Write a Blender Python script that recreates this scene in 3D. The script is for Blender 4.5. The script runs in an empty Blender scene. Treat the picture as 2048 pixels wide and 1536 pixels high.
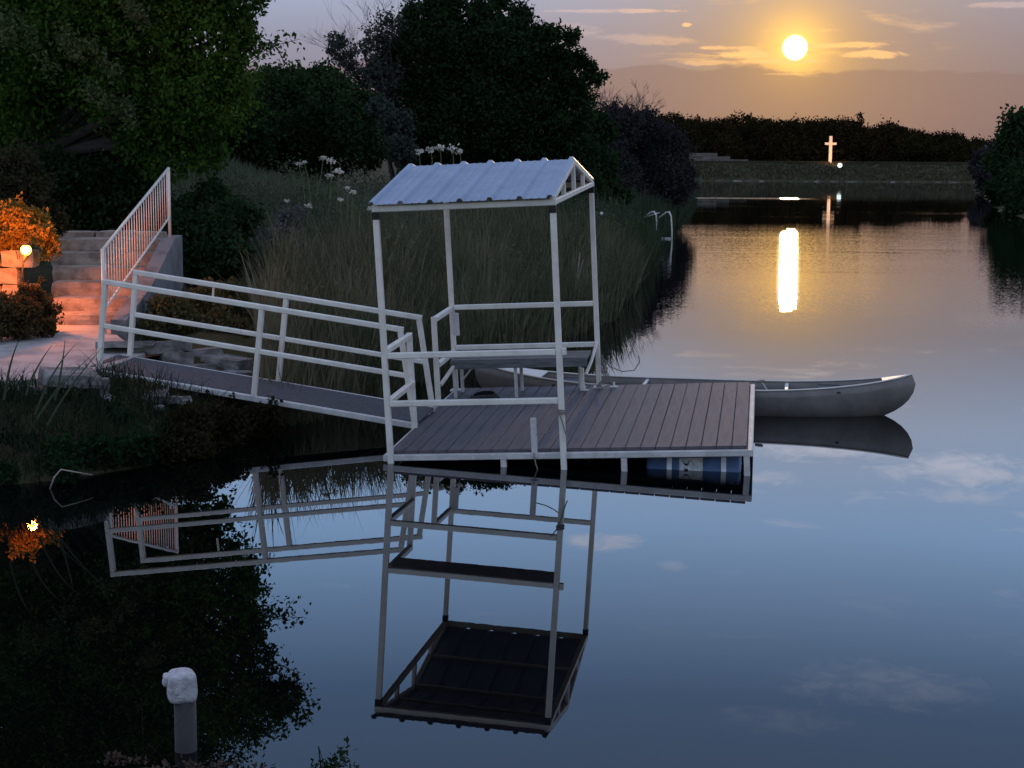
import bpy, bmesh, math, random
import numpy as np
from mathutils import Vector, Matrix
rad = math.radians
S = bpy.context.scene
COL = S.collection
rng = np.random.default_rng(7)
random.seed(7)

# ------------------------------------------------------------------ camera
CAMH, PITCH, ROLL, FPX = 2.7, 0.1392, 0.0065, 3200.0
cam_d = bpy.data.cameras.new('camera'); cam = bpy.data.objects.new('camera', cam_d); COL.objects.link(cam)
rt = Vector((1, 0, 0)); fw = Vector((0, math.cos(PITCH), -math.sin(PITCH))); up = Vector((0, math.sin(PITCH), math.cos(PITCH)))
r2 = rt * math.cos(ROLL) + up * math.sin(ROLL); u2 = up * math.cos(ROLL) - rt * math.sin(ROLL)
M = Matrix((r2, u2, -fw)).transposed().to_4x4(); M.translation = (0, 0, CAMH)
cam.matrix_world = M
cam_d.sensor_width = 36; cam_d.lens = 36 * FPX / 2048; cam_d.clip_start = 0.1; cam_d.clip_end = 3000
S.camera = cam

# ------------------------------------------------------------------ world, sun, exposure
SUN_AZ, SUN_EL = 0.1704, 0.0681
S.view_settings.view_transform = 'Standard'; S.view_settings.look = 'None'
S.view_settings.exposure = 0.0; S.view_settings.gamma = 1.0; S.view_settings.use_curve_mapping = False
S.render.engine = 'CYCLES'
S.cycles.use_denoising = True
S.cycles.max_bounces = 6; S.cycles.transparent_max_bounces = 4
S.cycles.sample_clamp_indirect = 8
S.cycles.caustics_reflective = False; S.cycles.caustics_refractive = False

class NT:
    """tiny helper for node graphs"""
    def __init__(s, tree): s.t = tree; s.n = tree.nodes; s.l = tree.links
    def node(s, typ, **kw):
        x = s.n.new(typ)
        for k, v in kw.items(): setattr(x, k, v)
        return x
    def set(s, sock, v):
        if isinstance(v, bpy.types.NodeSocket): s.l.new(v, sock)
        elif v is not None:
            if sock.type in ('RGBA',) and not hasattr(v, '__len__'): v = (v, v, v, 1)
            if sock.type == 'RGBA' and len(v) == 3: v = (*v, 1)
            sock.default_value = v
    def m(s, op, a, b=None, c=None, clamp=False):
        x = s.node('ShaderNodeMath', operation=op, use_clamp=clamp)
        s.set(x.inputs[0], a); s.set(x.inputs[1], b); s.set(x.inputs[2], c)
        return x.outputs[0]
    def v(s, op, a, b=None, scale=None):
        x = s.node('ShaderNodeVectorMath', operation=op)
        s.set(x.inputs[0], a)
        if b is not None: s.set(x.inputs[1], b)
        if scale is not None: s.set(x.inputs['Scale'], scale)
        return x.outputs['Value'] if op in ('DOT_PRODUCT', 'LENGTH') else x.outputs[0]
    def mix(s, f, a, b, mode='MIX'):
        x = s.node('ShaderNodeMix', data_type='RGBA', blend_type=mode)
        s.set(x.inputs[0], f); s.set(x.inputs[6], a); s.set(x.inputs[7], b)
        return x.outputs[2]
    def sstep(s, x, a, b):
        n = s.node('ShaderNodeMapRange', interpolation_type='SMOOTHSTEP')
        s.set(n.inputs[0], x); n.inputs[1].default_value = a; n.inputs[2].default_value = b
        n.inputs[3].default_value = 0; n.inputs[4].default_value = 1
        return n.outputs[0]
    def noise(s, vec, scale, detail=3, rough=.55, dist=0):
        n = s.node('ShaderNodeTexNoise'); n.inputs['Scale'].default_value = scale
        n.inputs['Detail'].default_value = detail; n.inputs['Roughness'].default_value = rough
        n.inputs['Distortion'].default_value = dist
        if vec is not None: s.l.new(vec, n.inputs['Vector'])
        return n
    def ramp(s, fac, stops, interp='LINEAR'):
        n = s.node('ShaderNodeValToRGB'); n.color_ramp.interpolation = interp
        e = n.color_ramp.elements
        while len(e) < len(stops): e.new(.5)
        for x, (p, c) in zip(e, stops): x.position = p; x.color = (*c, 1) if len(c) == 3 else c
        s.set(n.inputs[0], fac)
        return n.outputs[0]
    def comb(s, x, y, z):
        n = s.node('ShaderNodeCombineXYZ'); s.set(n.inputs[0], x); s.set(n.inputs[1], y); s.set(n.inputs[2], z)
        return n.outputs[0]
    def sep(s, v):
        n = s.node('ShaderNodeSeparateXYZ'); s.l.new(v, n.inputs[0]); return n.outputs

W = bpy.data.worlds.new('World'); S.world = W; W.use_nodes = True
W.cycles.sampling_method = 'MANUAL'; W.cycles.sample_map_resolution = 2048
g = NT(W.node_tree); g.n.clear()
out = g.node('ShaderNodeOutputWorld')
sky = g.node('ShaderNodeTexSky', sky_type='NISHITA'); sky.sun_disc = False
sky.sun_elevation = SUN_EL; sky.sun_rotation = SUN_AZ; sky.dust_density = 3; sky.altitude = 300
skyc = g.v('SCALE', sky.outputs[0], scale=.05)          # sky texture colour scaled down to a faint share
bg1 = g.node('ShaderNodeBackground'); g.l.new(skyc, bg1.inputs[0]); bg1.inputs[1].default_value = 0.05
tc = g.node('ShaderNodeTexCoord')
d = g.v('NORMALIZE', tc.outputs['Generated'])
dx, dy, dz = g.sep(d)
el = g.m('ARCSINE', dz)                                   # elevation in radians
az = g.m('ARCTAN2', dx, dy)
K = 3200.0
E_ = g.m('MULTIPLY', el, K); A_ = g.m('MULTIPLY', az, K)  # one unit = 1/3200 rad
sund = Vector((math.sin(SUN_AZ) * math.cos(SUN_EL), math.cos(SUN_AZ) * math.cos(SUN_EL), math.sin(SUN_EL)))
cs = g.v('DOT_PRODUCT', d, tuple(sund))
R_ = g.m('MULTIPLY', g.m('ARCCOSINE', g.m('MINIMUM', cs, 0.9999999)), K)
# clear-sky colour by elevation (stored halved, doubled below)
def hv(c, k=.5): return tuple(x * k for x in c)
EM = 5026.0
vg = g.ramp(g.m('DIVIDE', E_, EM), [
    (0.0, hv((.185, .130, .150))), (110 / EM, hv((.215, .172, .205))), (230 / EM, hv((.275, .255, .325))),
    (340 / EM, hv((.35, .385, .50))), (520 / EM, hv((.60, .80, 1.12))), (720 / EM, hv((.54, .90, 1.45))),
    (1050 / EM, hv((.235, .41, .74))), (1500 / EM, hv((.29, .41, .62))), (2300 / EM, hv((.46, .52, .74))), (1.0, hv((.46, .51, .70)))])
vg = g.v('SCALE', vg, scale=2.0)
# low sky away from the sunset, brightened and warmed to light camera-facing sides
away = g.sstep(cs, .985, .2)
low = g.sstep(E_, 900, 100)
east = g.mix(g.m('MULTIPLY', away, low), vg, (1.42, 1.32, 1.22))
# left of the sun a touch bluer, right of it duller
side = g.sstep(A_, -350, 850)
tint = g.mix(side, (.98, 1.10, 1.20), (.78, .80, .84))
tint = g.mix(g.sstep(E_, 700, 300), (1, 1, 1), tint)
base = g.mix(1.0, east, tint, 'MULTIPLY')
# aureole of the sun in the haze
g1 = g.m('POWER', 2.718, g.m('DIVIDE', R_, -42.0))
g2 = g.m('POWER', 2.718, g.m('DIVIDE', R_, -180.0))
base = g.mix(g.m('MULTIPLY', g2, .86), base, (.62, .34, .075))
glow = g.v('SCALE', (1.6, .85, .11), scale=g1)
base = g.v('ADD', base, glow)
# low band of haze cloud with a ragged top, and thin streaks lit by the sun
cv = g.comb(g.m('MULTIPLY', A_, .0045), g.m('MULTIPLY', E_, .014), 0.3)
n1 = g.noise(cv, 1.0, 5, .6).outputs[0]
top = g.m('ADD', 178, g.m('MULTIPLY', g.m('SUBTRACT', n1, .5), 95))
bank = g.m('MULTIPLY', g.sstep(g.m('SUBTRACT', E_, top), 5, -5), .7)
bankc = g.mix(g2, (.185, .142, .170), (.32, .195, .125))
bank = g.m('MULTIPLY', bank, g.sstep(E_, -200, 120))
base = g.mix(bank, base, bankc)
cv2 = g.comb(g.m('MULTIPLY', A_, .0075), g.m('MULTIPLY', E_, .052), 7.1)
n2 = g.noise(cv2, 1.0, 5, .62, .3).outputs[0]
st = g.sstep(n2, .50, .62)
band1 = g.m('MULTIPLY', g.sstep(E_, 186, 197), g.sstep(E_, 235, 212))
rim = g.m('MULTIPLY', g.m('MULTIPLY', st, band1), g.m('MULTIPLY', g.sstep(R_, 330, 60), .75))
base = g.mix(rim, base, (1.05, .58, .17))
# scattered small thin clouds, stretched sideways
cv3 = g.comb(g.m('MULTIPLY', A_, .0042), g.m('MULTIPLY', E_, .024), 2.6)
n3 = g.noise(cv3, 1.0, 6, .6, .4).outputs[0]
wisp = g.m('MULTIPLY', g.sstep(n3, .58, .74), g.m('MULTIPLY', g.sstep(E_, 200, 260), g.sstep(E_, 1100, 500)))
lit = g.mix(g.sstep(R_, 420, 120), (.56, .45, .47), (1.15, .64, .24))
lit = g.mix(g.sstep(E_, 330, 480), lit, (1.15, 1.2, 1.42))
base = g.mix(g.m('MULTIPLY', wisp, .4), base, lit)
# placed cloud patches: (azimuth, elevation, half-width, half-height, strength)
cv4 = g.comb(g.m('MULTIPLY', A_, .014), g.m('MULTIPLY', E_, .042), 5.2)
n4 = g.noise(cv4, 1.0, 5, .65, .5).outputs[0]
acc = None
def g_soft(e): return .8 if e < 330 else 1.6
for (ca, ce, wa, we, k) in [(610, 560, 190, 34, 1.0), (880, 590, 190, 40, 1.0), (520, 620, 60, 20, .8), (900, 640, 100, 18, .7), (190, 760, 90, 20, .95), (330, 800, 40, 12, .5),
                            (190, 288, 130, 5, .9), (950, 292, 90, 7, .7), (250, 235, 90, 12, .45), (110, 252, 60, 14, .5), (335, 262, 12, 5, 1.2),
                            (-60, 285, 90, 10, .25), (640, 222, 110, 7, .9), (690, 204, 80, 9, .9), (450, 205, 60, 9, .9), (420, 218, 60, 5, .8), (380, 190, 70, 6, .6), (520, 192, 90, 6, .8), (560, 250, 90, 5, .5), (540, 168, 50, 3, .5), (760, 1010, 220, 50, .28), (560, 1090, 150, 30, .18)]:
    qx = g.m('POWER', g.m('ABSOLUTE', g.m('DIVIDE', g.m('SUBTRACT', A_, ca), wa)), 2.0)
    qy = g.m('POWER', g.m('ABSOLUTE', g.m('DIVIDE', g.m('SUBTRACT', E_, ce), we)), 2.0)
    q = g.m('SUBTRACT', 1.0, g.m('ADD', qx, qy))
    q = g.m('MULTIPLY', g.sstep(g.m('ADD', q, g.m('MULTIPLY', g.m('SUBTRACT', n4, .5), 3.6)), -.1, g_soft(ce)), k)
    acc = q if acc is None else g.m('MAXIMUM', acc, q)
front = g.sstep(dy, 0.0, .2)
base = g.mix(g.m('MULTIPLY', g.m('MULTIPLY', acc, front), .8, clamp=True), base, lit)
# sun disc, blurred by the haze
disc = g.sstep(R_, 26, 10)
base = g.v('ADD', base, g.v('SCALE', (14, 12, 8), scale=disc))
# below the horizon: dark ground colour
base = g.mix(g.sstep(E_, -30, 0), (.02, .02, .018), base)
bg2 = g.node('ShaderNodeBackground'); g.l.new(base, bg2.inputs[0]); bg2.inputs[1].default_value = 1.0
ad = g.node('ShaderNodeAddShader'); g.l.new(bg1.outputs[0], ad.inputs[0]); g.l.new(bg2.outputs[0], ad.inputs[1])
g.l.new(ad.outputs[0], out.inputs[0])

sl = bpy.data.lights.new('sun', 'SUN'); sl.energy = 0.35; sl.angle = rad(.6); sl.color = (1.0, .62, .30)
so = bpy.data.objects.new('sun', sl); COL.objects.link(so); so.location = (20, 100, 30)
so.rotation_euler = sund.to_track_quat('Z', 'Y').to_euler()

# ------------------------------------------------------------------ pixel helpers (only used to find world positions)
def ray(px, py):
    X = px - 1024; Y = py - 768
    xr = X * math.cos(ROLL) + Y * math.sin(ROLL); yr = -X * math.sin(ROLL) + Y * math.cos(ROLL)
    return fw + rt * (xr / FPX) - up * (yr / FPX)
def at(px, py, Y):
    v = ray(px, py); return Vector((0, 0, CAMH)) + v * (Y / v.y)
def onz(px, py, z=0.0):
    v = ray(px, py); return Vector((0, 0, CAMH)) + v * ((z - CAMH) / v.z)

# ------------------------------------------------------------------ materials
MATS = {}
def mat(name, col=(.5, .5, .5), rough=.6, metal=0.0, var=.0, vscale=8, col2=None, bump=0.0, bscale=40, spec=.5, stretch=None, emit=None, trans=0):
    m = bpy.data.materials.new(name); m.use_nodes = True; MATS[name] = m
    n = NT(m.node_tree); b = n.n['Principled BSDF']
    b.inputs['Roughness'].default_value = rough; b.inputs['Metallic'].default_value = metal
    b.inputs['Specular IOR Level'].default_value = spec
    tcx = n.node('ShaderNodeTexCoord'); vec = tcx.outputs['Object']
    if stretch: vec = n.v('MULTIPLY', vec, stretch)
    if col2 is not None or var:
        c2 = col2 if col2 is not None else tuple(x * (1 - var) for x in col)
        nz = n.noise(vec, vscale, 5, .65)
        f = n.sstep(nz.outputs[0], .38, .64)
        n.l.new(n.mix(f, col, c2), b.inputs['Base Color'])
    else: b.inputs['Base Color'].default_value = (*col, 1)
    if bump:
        nb = n.noise(vec, bscale, 4, .6)
        bp = n.node('ShaderNodeBump'); bp.inputs['Strength'].default_value = min(1, bump); bp.inputs['Distance'].default_value = .01 * max(1, bump)
        n.l.new(nb.outputs[0], bp.inputs['Height']); n.l.new(bp.outputs[0], b.inputs['Normal'])
    if emit: b.inputs['Emission Color'].default_value = (*emit[0], 1); b.inputs['Emission Strength'].default_value = emit[1]
    return m
def leafmat(name, c1, c2, c3=None, scale=1.5, tr=.25):
    """foliage: colour changes from clump to clump, a little light passes through"""
    m = bpy.data.materials.new(name); m.use_nodes = True; MATS[name] = m
    n = NT(m.node_tree); n.n.clear()
    o = n.node('ShaderNodeOutputMaterial')
    tcx = n.node('ShaderNodeTexCoord')
    a = n.noise(tcx.outputs['Object'], scale, 3, .6).outputs[0]
    b = n.noise(tcx.outputs['Object'], scale * 9, 2, .6).outputs[0]
    c = n.mix(n.sstep(a, .38, .62), c1, c2)
    c = n.mix(n.m('MULTIPLY', n.sstep(b, .5, .72), .7), c, c3 or tuple(x * 1.5 for x in c2))
    df = n.node('ShaderNodeBsdfDiffuse'); n.l.new(c, df.inputs[0])
    tl = n.node('ShaderNodeBsdfTranslucent'); n.l.new(c, tl.inputs[0])
    mx = n.node('ShaderNodeMixShader'); mx.inputs[0].default_value = tr
    n.l.new(df.outputs[0], mx.inputs[1]); n.l.new(tl.outputs[0], mx.inputs[2]); n.l.new(mx.outputs[0], o.inputs[0])
    return m

paint = mat('white_painted_steel', (.78, .76, .70), .42, 0, .0, 5, (.66, .64, .58), .15, 60)
paint_worn = mat('worn_white_paint', (.60, .60, .60), .5, 0, 0, 7, (.46, .46, .46), .3, 50)
blackm = mat('black_rubber', (.008, .008, .008), .7)
deckm = mat('grey_brown_decking', (.112, .101, .120), .62, 0, 0, 5, (.078, .072, .086), .35, 60, .35, (6, .6, 6))
gangdeck = mat('grey_nonslip_deck', (.10, .105, .12), .8, 0, 0, 30, (.07, .074, .085), .6, 160, .25)
benchm = mat('weathered_bench_wood', (.17, .18, .185), .7, 0, 0, 5, (.10, .105, .11), .4, 40, .3, (1, 10, 10))
shelfm = mat('pale_shelf_board', (.42, .42, .42), .6, 0, 0, 6, (.3, .3, .3), .2, 40)
roofm = mat('galvanised_roof_sheet', (.27, .33, .46), .42, .35, 0, 3, (.225, .28, .39), .12, 30)
barrelm = mat('blue_plastic', (.10, .16, .30), .45, 0, .0, 6, (.07, .12, .24), .1, 30)
bandm = mat('white_strap', (.8, .8, .82), .5)
labelm = mat('paper_label', (.66, .68, .68), .7, 0, 0, 30, (.40, .42, .43))
inkm = mat('black_ink', (.012, .012, .014), .7)
canoem = mat('grey_canoe_hull', (.19, .178, .165), .45, .15, 0, 4, (.145, .136, .128), .15, 12)
canoein = mat('canoe_inside_grey', (.10, .10, .105), .6, .1, 0, 8, (.07, .07, .075))
trimm = mat('aluminium_gunwale', (.62, .60, .57), .45, .5)
seatm = mat('dark_seat', (.02, .024, .035), .6)
ropem = mat('weathered_rope', (.22, .20, .18), .9)
concm = mat('pale_concrete', (.40, .385, .375), .85, 0, 0, 3.5, (.27, .26, .26), .8, 22)
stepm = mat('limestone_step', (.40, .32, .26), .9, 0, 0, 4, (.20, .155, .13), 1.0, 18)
rockm = mat('limestone_rock', (.24, .235, .235), .9, 0, 0, 5, (.10, .098, .095), 1.2, 14)
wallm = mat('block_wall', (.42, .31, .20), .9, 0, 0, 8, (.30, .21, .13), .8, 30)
cheekm = mat('grey_render', (.20, .20, .205), .85, 0, 0, 2.2, (.11, .11, .112), .4, 30)
darkmetal = mat('black_metal', (.01, .01, .01), .5)
barkm = mat('dark_bark', (.020, .017, .014), .9, 0, 0, 10, (.02, .016, .012), 1.0, 20)
palewood = mat('pale_dead_wood', (.32, .28, .24), .85, 0, 0, 12, (.2, .17, .14))
ledgem = mat('dull_ledge_stone', (.15, .14, .12), .9, 0, 0, .8, (.08, .074, .06))
stemm = mat('green_flower_stem', (.09, .13, .05), .8)
flowerm = mat('white_flower', (.62, .62, .55), .8)
pipem = mat('dark_pipe', (.035, .033, .033), .7, 0, 0, 14, (.03, .028, .026), .4, 40)
capm = mat('white_lumpy_foam', (.50, .49, .53), .8, 0, 0, 14, (.33, .32, .35), 1.6, 26)
crossm = mat('white_cross_paint', (.75, .72, .62), .6)
lensm = mat('flood_lamp_lens', (.9, .95, 1), .3, emit=((.80, .95, .88), 1.6))
lampm = mat('lantern_glass', (1, .8, .4), .3, emit=((1.0, .40, .035), 9.0))

# soil / grass ground
gm = bpy.data.materials.new('bank_soil'); gm.use_nodes = True; n = NT(gm.node_tree); b = n.n['Principled BSDF']
tcx = n.node('ShaderNodeTexCoord')
a = n.noise(tcx.outputs['Object'], .5, 5, .6).outputs[0]; c = n.noise(tcx.outputs['Object'], 9, 4, .7).outputs[0]
cc = n.mix(n.sstep(a, .4, .6), (.035, .042, .018), (.055, .048, .028))
cc = n.mix(n.m('MULTIPLY', n.sstep(c, .48, .68), .6), cc, (.09, .082, .055))
n.l.new(cc, b.inputs['Base Color']); b.inputs['Roughness'].default_value = .95; b.inputs['Specular IOR Level'].default_value = .1
bp = n.node('ShaderNodeBump'); bp.inputs['Strength'].default_value = .8; bp.inputs['Distance'].default_value = .06
n.l.new(c, bp.inputs['Height']); n.l.new(bp.outputs[0], b.inputs['Normal'])

# water: dark body under a mirror skin, wind ripples out in the open part
wm = bpy.data.materials.new('pond_water'); wm.use_nodes = True; n = NT(wm.node_tree); n.n.clear()
o = n.node('ShaderNodeOutputMaterial'); tcx = n.node('ShaderNodeTexCoord'); P = tcx.outputs['Object']
sx, sy, sz = n.sep(P)
def slope(vec, scale, seed):
    nz = n.noise(n.v('ADD', n.v('MULTIPLY', P, vec), (seed, seed * .7, 0)), scale, 2, .5)
    return n.v('SUBTRACT', nz.outputs['Color'], (.5, .5, .5))
s1 = slope((.6, 1.0, 1), 30.0, 3.1)     # fine wind ripples
s4 = slope((.22, 1.0, 1), 1.3, 6.1)     # longer streaks of the same wind
s2 = slope((1, 1, 1), .35, 9.4)         # very long, very low swell
patch = n.noise(n.v('MULTIPLY', P, (.03, .16, 1)), 1.0, 3, .6).outputs[0]
open_ = n.m('MULTIPLY', n.sstep(sy, 22, 36), n.sstep(sy, 78, 54))
amp = n.m('ADD', .0012, n.m('MULTIPLY', open_, n.m('ADD', .066, n.m('MULTIPLY', .020, n.sstep(patch, .3, .65)))))
far = n.m('MULTIPLY', n.sstep(sy, 55, 80), n.m('ADD', .010, n.m('MULTIPLY', .03, n.sstep(patch, .52, .66))))
amp = n.m('ADD', amp, far)
# one narrow cat's-paw far out
cat = n.m('MULTIPLY', n.m('MULTIPLY', n.sstep(sy, 116, 117), n.sstep(sy, 121.5, 120.5)), n.sstep(sx, 23, 21))
amp = n.m('ADD', amp, n.m('MULTIPLY', cat, .45))
sl_ = n.v('SCALE', s1, scale=amp)
sl_ = n.v('ADD', sl_, n.v('SCALE', s4, scale=n.m('MULTIPLY', amp, n.m('ADD', .07, n.m('MULTIPLY', .25, n.sstep(patch, .50, .68))))))
sl_ = n.v('ADD', sl_, n.v('SCALE', s2, scale=.0030))
lx, ly, lz = n.sep(sl_)
nrm = n.v('NORMALIZE', n.comb(n.m('MULTIPLY', lx, .22), ly, 1.0))
gl = n.node('ShaderNodeBsdfGlossy'); gl.inputs['Roughness'].default_value = 0.0; n.l.new(nrm, gl.inputs['Normal'])
gl.inputs['Color'].default_value = (.96, .97, 1, 1)
df = n.node('ShaderNodeBsdfDiffuse'); df.inputs[0].default_value = (.0012, .0018, .0022, 1)
fr = n.node('ShaderNodeFresnel'); fr.inputs[0].default_value = 1.52; n.l.new(nrm, fr.inputs['Normal'])
mx = n.node('ShaderNodeMixShader'); n.l.new(fr.outputs[0], mx.inputs[0])
n.l.new(df.outputs[0], mx.inputs[1]); n.l.new(gl.outputs[0], mx.inputs[2]); n.l.new(mx.outputs[0], o.inputs[0])

# ------------------------------------------------------------------ mesh helpers
class MB:
    """collects simple shapes into ONE mesh"""
    def __init__(s): s.v = []; s.f = []
    def add(s, vs, fs):
        k = len(s.v); s.v += [tuple(x) for x in vs]; s.f += [tuple(i + k for i in f) for f in fs]; return s
    def box(s, a, b):
        x0, y0, z0 = a; x1, y1, z1 = b
        return s.add([(x0, y0, z0), (x1, y0, z0), (x1, y1, z0), (x0, y1, z0), (x0, y0, z1), (x1, y0, z1), (x1, y1, z1), (x0, y1, z1)],
                     [(0, 3, 2, 1), (4, 5, 6, 7), (0, 1, 5, 4), (1, 2, 6, 5), (2, 3, 7, 6), (3, 0, 4, 7)])
    def bar(s, p, q, w=.05, h=None, upv=(0, 0, 1), c=.006):
        """square tube from p to q with chamfered corners"""
        h = w if h is None else h
        p = Vector(p); q = Vector(q); t = (q - p).normalized(); U = Vector(upv)
        if abs(t.dot(U)) > .95: U = Vector((0, 1, 0)) if abs(t.y) < .9 else Vector((1, 0, 0))
        a = t.cross(U).normalized(); b_ = a.cross(t)
        c = min(c, w * .3, h * .3)
        prof = [(-w / 2 + c, -h / 2), (w / 2 - c, -h / 2), (w / 2, -h / 2 + c), (w / 2, h / 2 - c), (w / 2 - c, h / 2), (-w / 2 + c, h / 2), (-w / 2, h / 2 - c), (-w / 2, -h / 2 + c)]
        vs = [p + a * x + b_ * y for x, y in prof] + [q + a * x + b_ * y for x, y in prof]
        fs = [(i, (i + 1) % 8, 8 + (i + 1) % 8, 8 + i) for i in range(8)] + [tuple(range(7, -1, -1)), tuple(range(8, 16))]
        return s.add(vs, fs)
    def tube(s, pts, rads, n=8, cap=True):
        pts = [Vector(p) for p in pts]
        if not hasattr(rads, '__len__'): rads = [rads] * len(pts)
        vs = []; fs = []; pa = None
        for i, p in enumerate(pts):
            t = (pts[min(i + 1, len(pts) - 1)] - pts[max(i - 1, 0)]).normalized()
            if pa is None: pa = t.orthogonal().normalized()
            pa = (pa - t * pa.dot(t)).normalized(); pb = t.cross(pa)
            vs += [p + (pa * math.cos(2 * math.pi * k / n) + pb * math.sin(2 * math.pi * k / n)) * rads[i] for k in range(n)]
        for i in range(len(pts) - 1):
            for k in range(n):
                fs.append((i * n + k, i * n + (k + 1) % n, (i + 1) * n + (k + 1) % n, (i + 1) * n + k))
        if cap: fs += [tuple(range(n - 1, -1, -1)), tuple(range((len(pts) - 1) * n, len(pts) * n))]
        return s.add(vs, fs)
    def build(s, name, m, parent=None, smooth=False):
        me = bpy.data.meshes.new(name); me.from_pydata(s.v, [], s.f); me.materials.append(m)
        if smooth: me.polygons.foreach_set('use_smooth', [True] * len(me.polygons))
        o = bpy.data.objects.new(name, me); COL.objects.link(o)
        if parent is not None: o.parent = parent
        return o
def tag(o, label=None, cat=None, group=None, kind=None):
    if label: o['label'] = label
    if cat: o['category'] = cat
    if group: o['group'] = group
    if kind: o['kind'] = kind
    return o
def thing(name, label, cat, loc=(0, 0, 0), group=None, mw=None):
    o = bpy.data.objects.new(name, None); COL.objects.link(o); o.location = loc; o.empty_display_size = .2
    if mw is not None: o.matrix_world = mw
    return tag(o, label, cat, group)
def share(name, me, parent=None, loc=(0, 0, 0)):
    o = bpy.data.objects.new(name, me); COL.objects.link(o); o.location = loc
    if parent is not None: o.parent = parent
    return o
def np_mesh(name, V, F4, m, parent=None, F3=None):
    """fast mesh from numpy arrays (quads, optional triangles)"""
    me = bpy.data.meshes.new(name)
    nq = len(F4); nt = 0 if F3 is None else len(F3)
    loops = F4.reshape(-1) if nt == 0 else np.concatenate([F4.reshape(-1), F3.reshape(-1)])
    me.vertices.add(len(V)); me.vertices.foreach_set('co', V.astype(np.float32).reshape(-1))
    me.loops.add(len(loops)); me.loops.foreach_set('vertex_index', loops.astype(np.int32))
    me.polygons.add(nq + nt)
    st = np.concatenate([np.arange(nq) * 4, nq * 4 + np.arange(nt) * 3]); tot = np.concatenate([np.full(nq, 4), np.full(nt, 3)])
    me.polygons.foreach_set('loop_start', st.astype(np.int32)); me.polygons.foreach_set('loop_total', tot.astype(np.int32))
    me.update(calc_edges=True); me.materials.append(m)
    o = bpy.data.objects.new(name, me); COL.objects.link(o)
    if parent is not None: o.parent = parent
    return o
def frame(o, yaw, tx, ty):
    cy, sy_ = math.cos(yaw), math.sin(yaw)
    u = Vector((cy, sy_, 0)); v = Vector((-sy_, cy, 0)); w = Vector((0, 0, 1))
    u2 = u * math.cos(tx) + w * math.sin(tx); w2 = w * math.cos(tx) - u * math.sin(tx)
    v2 = v * math.cos(ty) + w2 * math.sin(ty); w3 = w2 * math.cos(ty) - v * math.sin(ty)
    m = Matrix((u2, v2, w3)).transposed().to_4x4(); m.translation = o
    return m

# ------------------------------------------------------------------ land and water
def xy(px, py, z=0):
    q = onz(px, py, z); return (q.x, q.y)
shore = [(14, 3.4), (3, 4.5), (.3, 5.6), (-.75, 6.6), (-1.05, 6.88), (-1.75, 6.92), (-2.2, 6.7), (-3.5, 6.2), (-7, 6), (-13, 7.5), (-14, 10.5), (-9, 12.7), (-5.5, 13.0)]
shore += [xy(0, 972), xy(100, 962), xy(300, 932), xy(430, 893), (xy(560, 850)), xy(680, 812), xy(800, 770), xy(900, 742), xy(1050, 700), xy(1190, 645), xy(1262, 560), xy(1300, 500), xy(1325, 462), xy(1370, 415), xy(1388, 385)]
shore += [(25, 222), (33, 225), (48, 223), (60, 225), (66, 222)]
shore += [xy(1955, 378), xy(1968, 395), xy(2000, 425), (23, 66), (21, 40), (24, 10)]
SH = np.array(shore)
def sdist(X, Y):
    """distance to the shoreline, positive on land"""
    P = np.stack([X.ravel(), Y.ravel()], 1); A = SH; B = np.roll(SH, -1, 0)
    dmin = np.full(len(P), 1e9); inside = np.zeros(len(P), bool)
    for a, b in zip(A, B):
        ab = b - a; t = np.clip(((P - a) @ ab) / (ab @ ab), 0, 1)
        dmin = np.minimum(dmin, np.hypot(*(P - a - t[:, None] * ab).T))
        c = ((a[1] > P[:, 1]) != (b[1] > P[:, 1])) & (P[:, 0] < (b[0] - a[0]) * (P[:, 1] - a[1]) / (b[1] - a[1] + 1e-12) + a[0])
        inside ^= c
    return np.where(inside, -dmin, dmin).reshape(X.shape)
def hgt(X, Y):
    X = np.asarray(X, float); Y = np.asarray(Y, float)
    s = sdist(X, Y)
    h = np.interp(s, [-40, -6, -1, 0, .5, 1.2, 2, 5, 8, 12, 18, 30, 100], [-2.5, -1.6, -.5, 0, .28, .52, .66, .95, 1.3, 1.75, 2.35, 2.9, 3.6])
    hd = np.interp(s, [-40, -1, 0, 1, 7, 9, 200], [-2, -.4, 0, .35, 2.42, 2.5, 2.5])
    k = np.clip((Y - 150) / 50, 0, 1)
    h = h * (1 - k) + hd * k
    hr = np.interp(s, [-40, -1, 0, 1, 5, 40], [-2, -.4, 0, .35, 1.0, 2.0])          # right bank
    kr = (X > 18) & (Y < 190); h = np.where(kr, hr, h)
    hn = np.interp(s, [-40, -1, 0, .3, 1.2, 3, 50], [-2, -.4, 0, .04, .35, .9, 1.1])   # bank on the camera's side
    h = np.where(Y < 9.5, hn, h)
    nz = (np.sin(X * 1.7 + Y * .9) * np.cos(Y * 2.3 - X * .6) * .05 + np.sin(X * 5.1) * np.cos(Y * 4.7) * .02) * np.clip(s, 0, 1)
    h = h + nz * (Y < 60)
    # hill behind the stairs
    h = h + 1.1 * np.exp(-(((X + 8.5) / 4.5) ** 2 + ((Y - 36) / 7) ** 2))
    # ground under walkway and stairs
    kx = np.clip((-3.6 - X) / .6, 0, 1)
    ky = np.clip((Y - 13.9) / .5, 0, 1) * np.clip((19.6 - Y) / .8, 0, 1)
    h = h * (1 - kx * ky) + .49 * kx * ky
    kx = (X > -5.6) & (X < -4.45) & (Y > 18.5) & (Y < 21.6)
    h = np.where(kx, .5 + (Y - 18.5) * .3, h)
    return h
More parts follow.
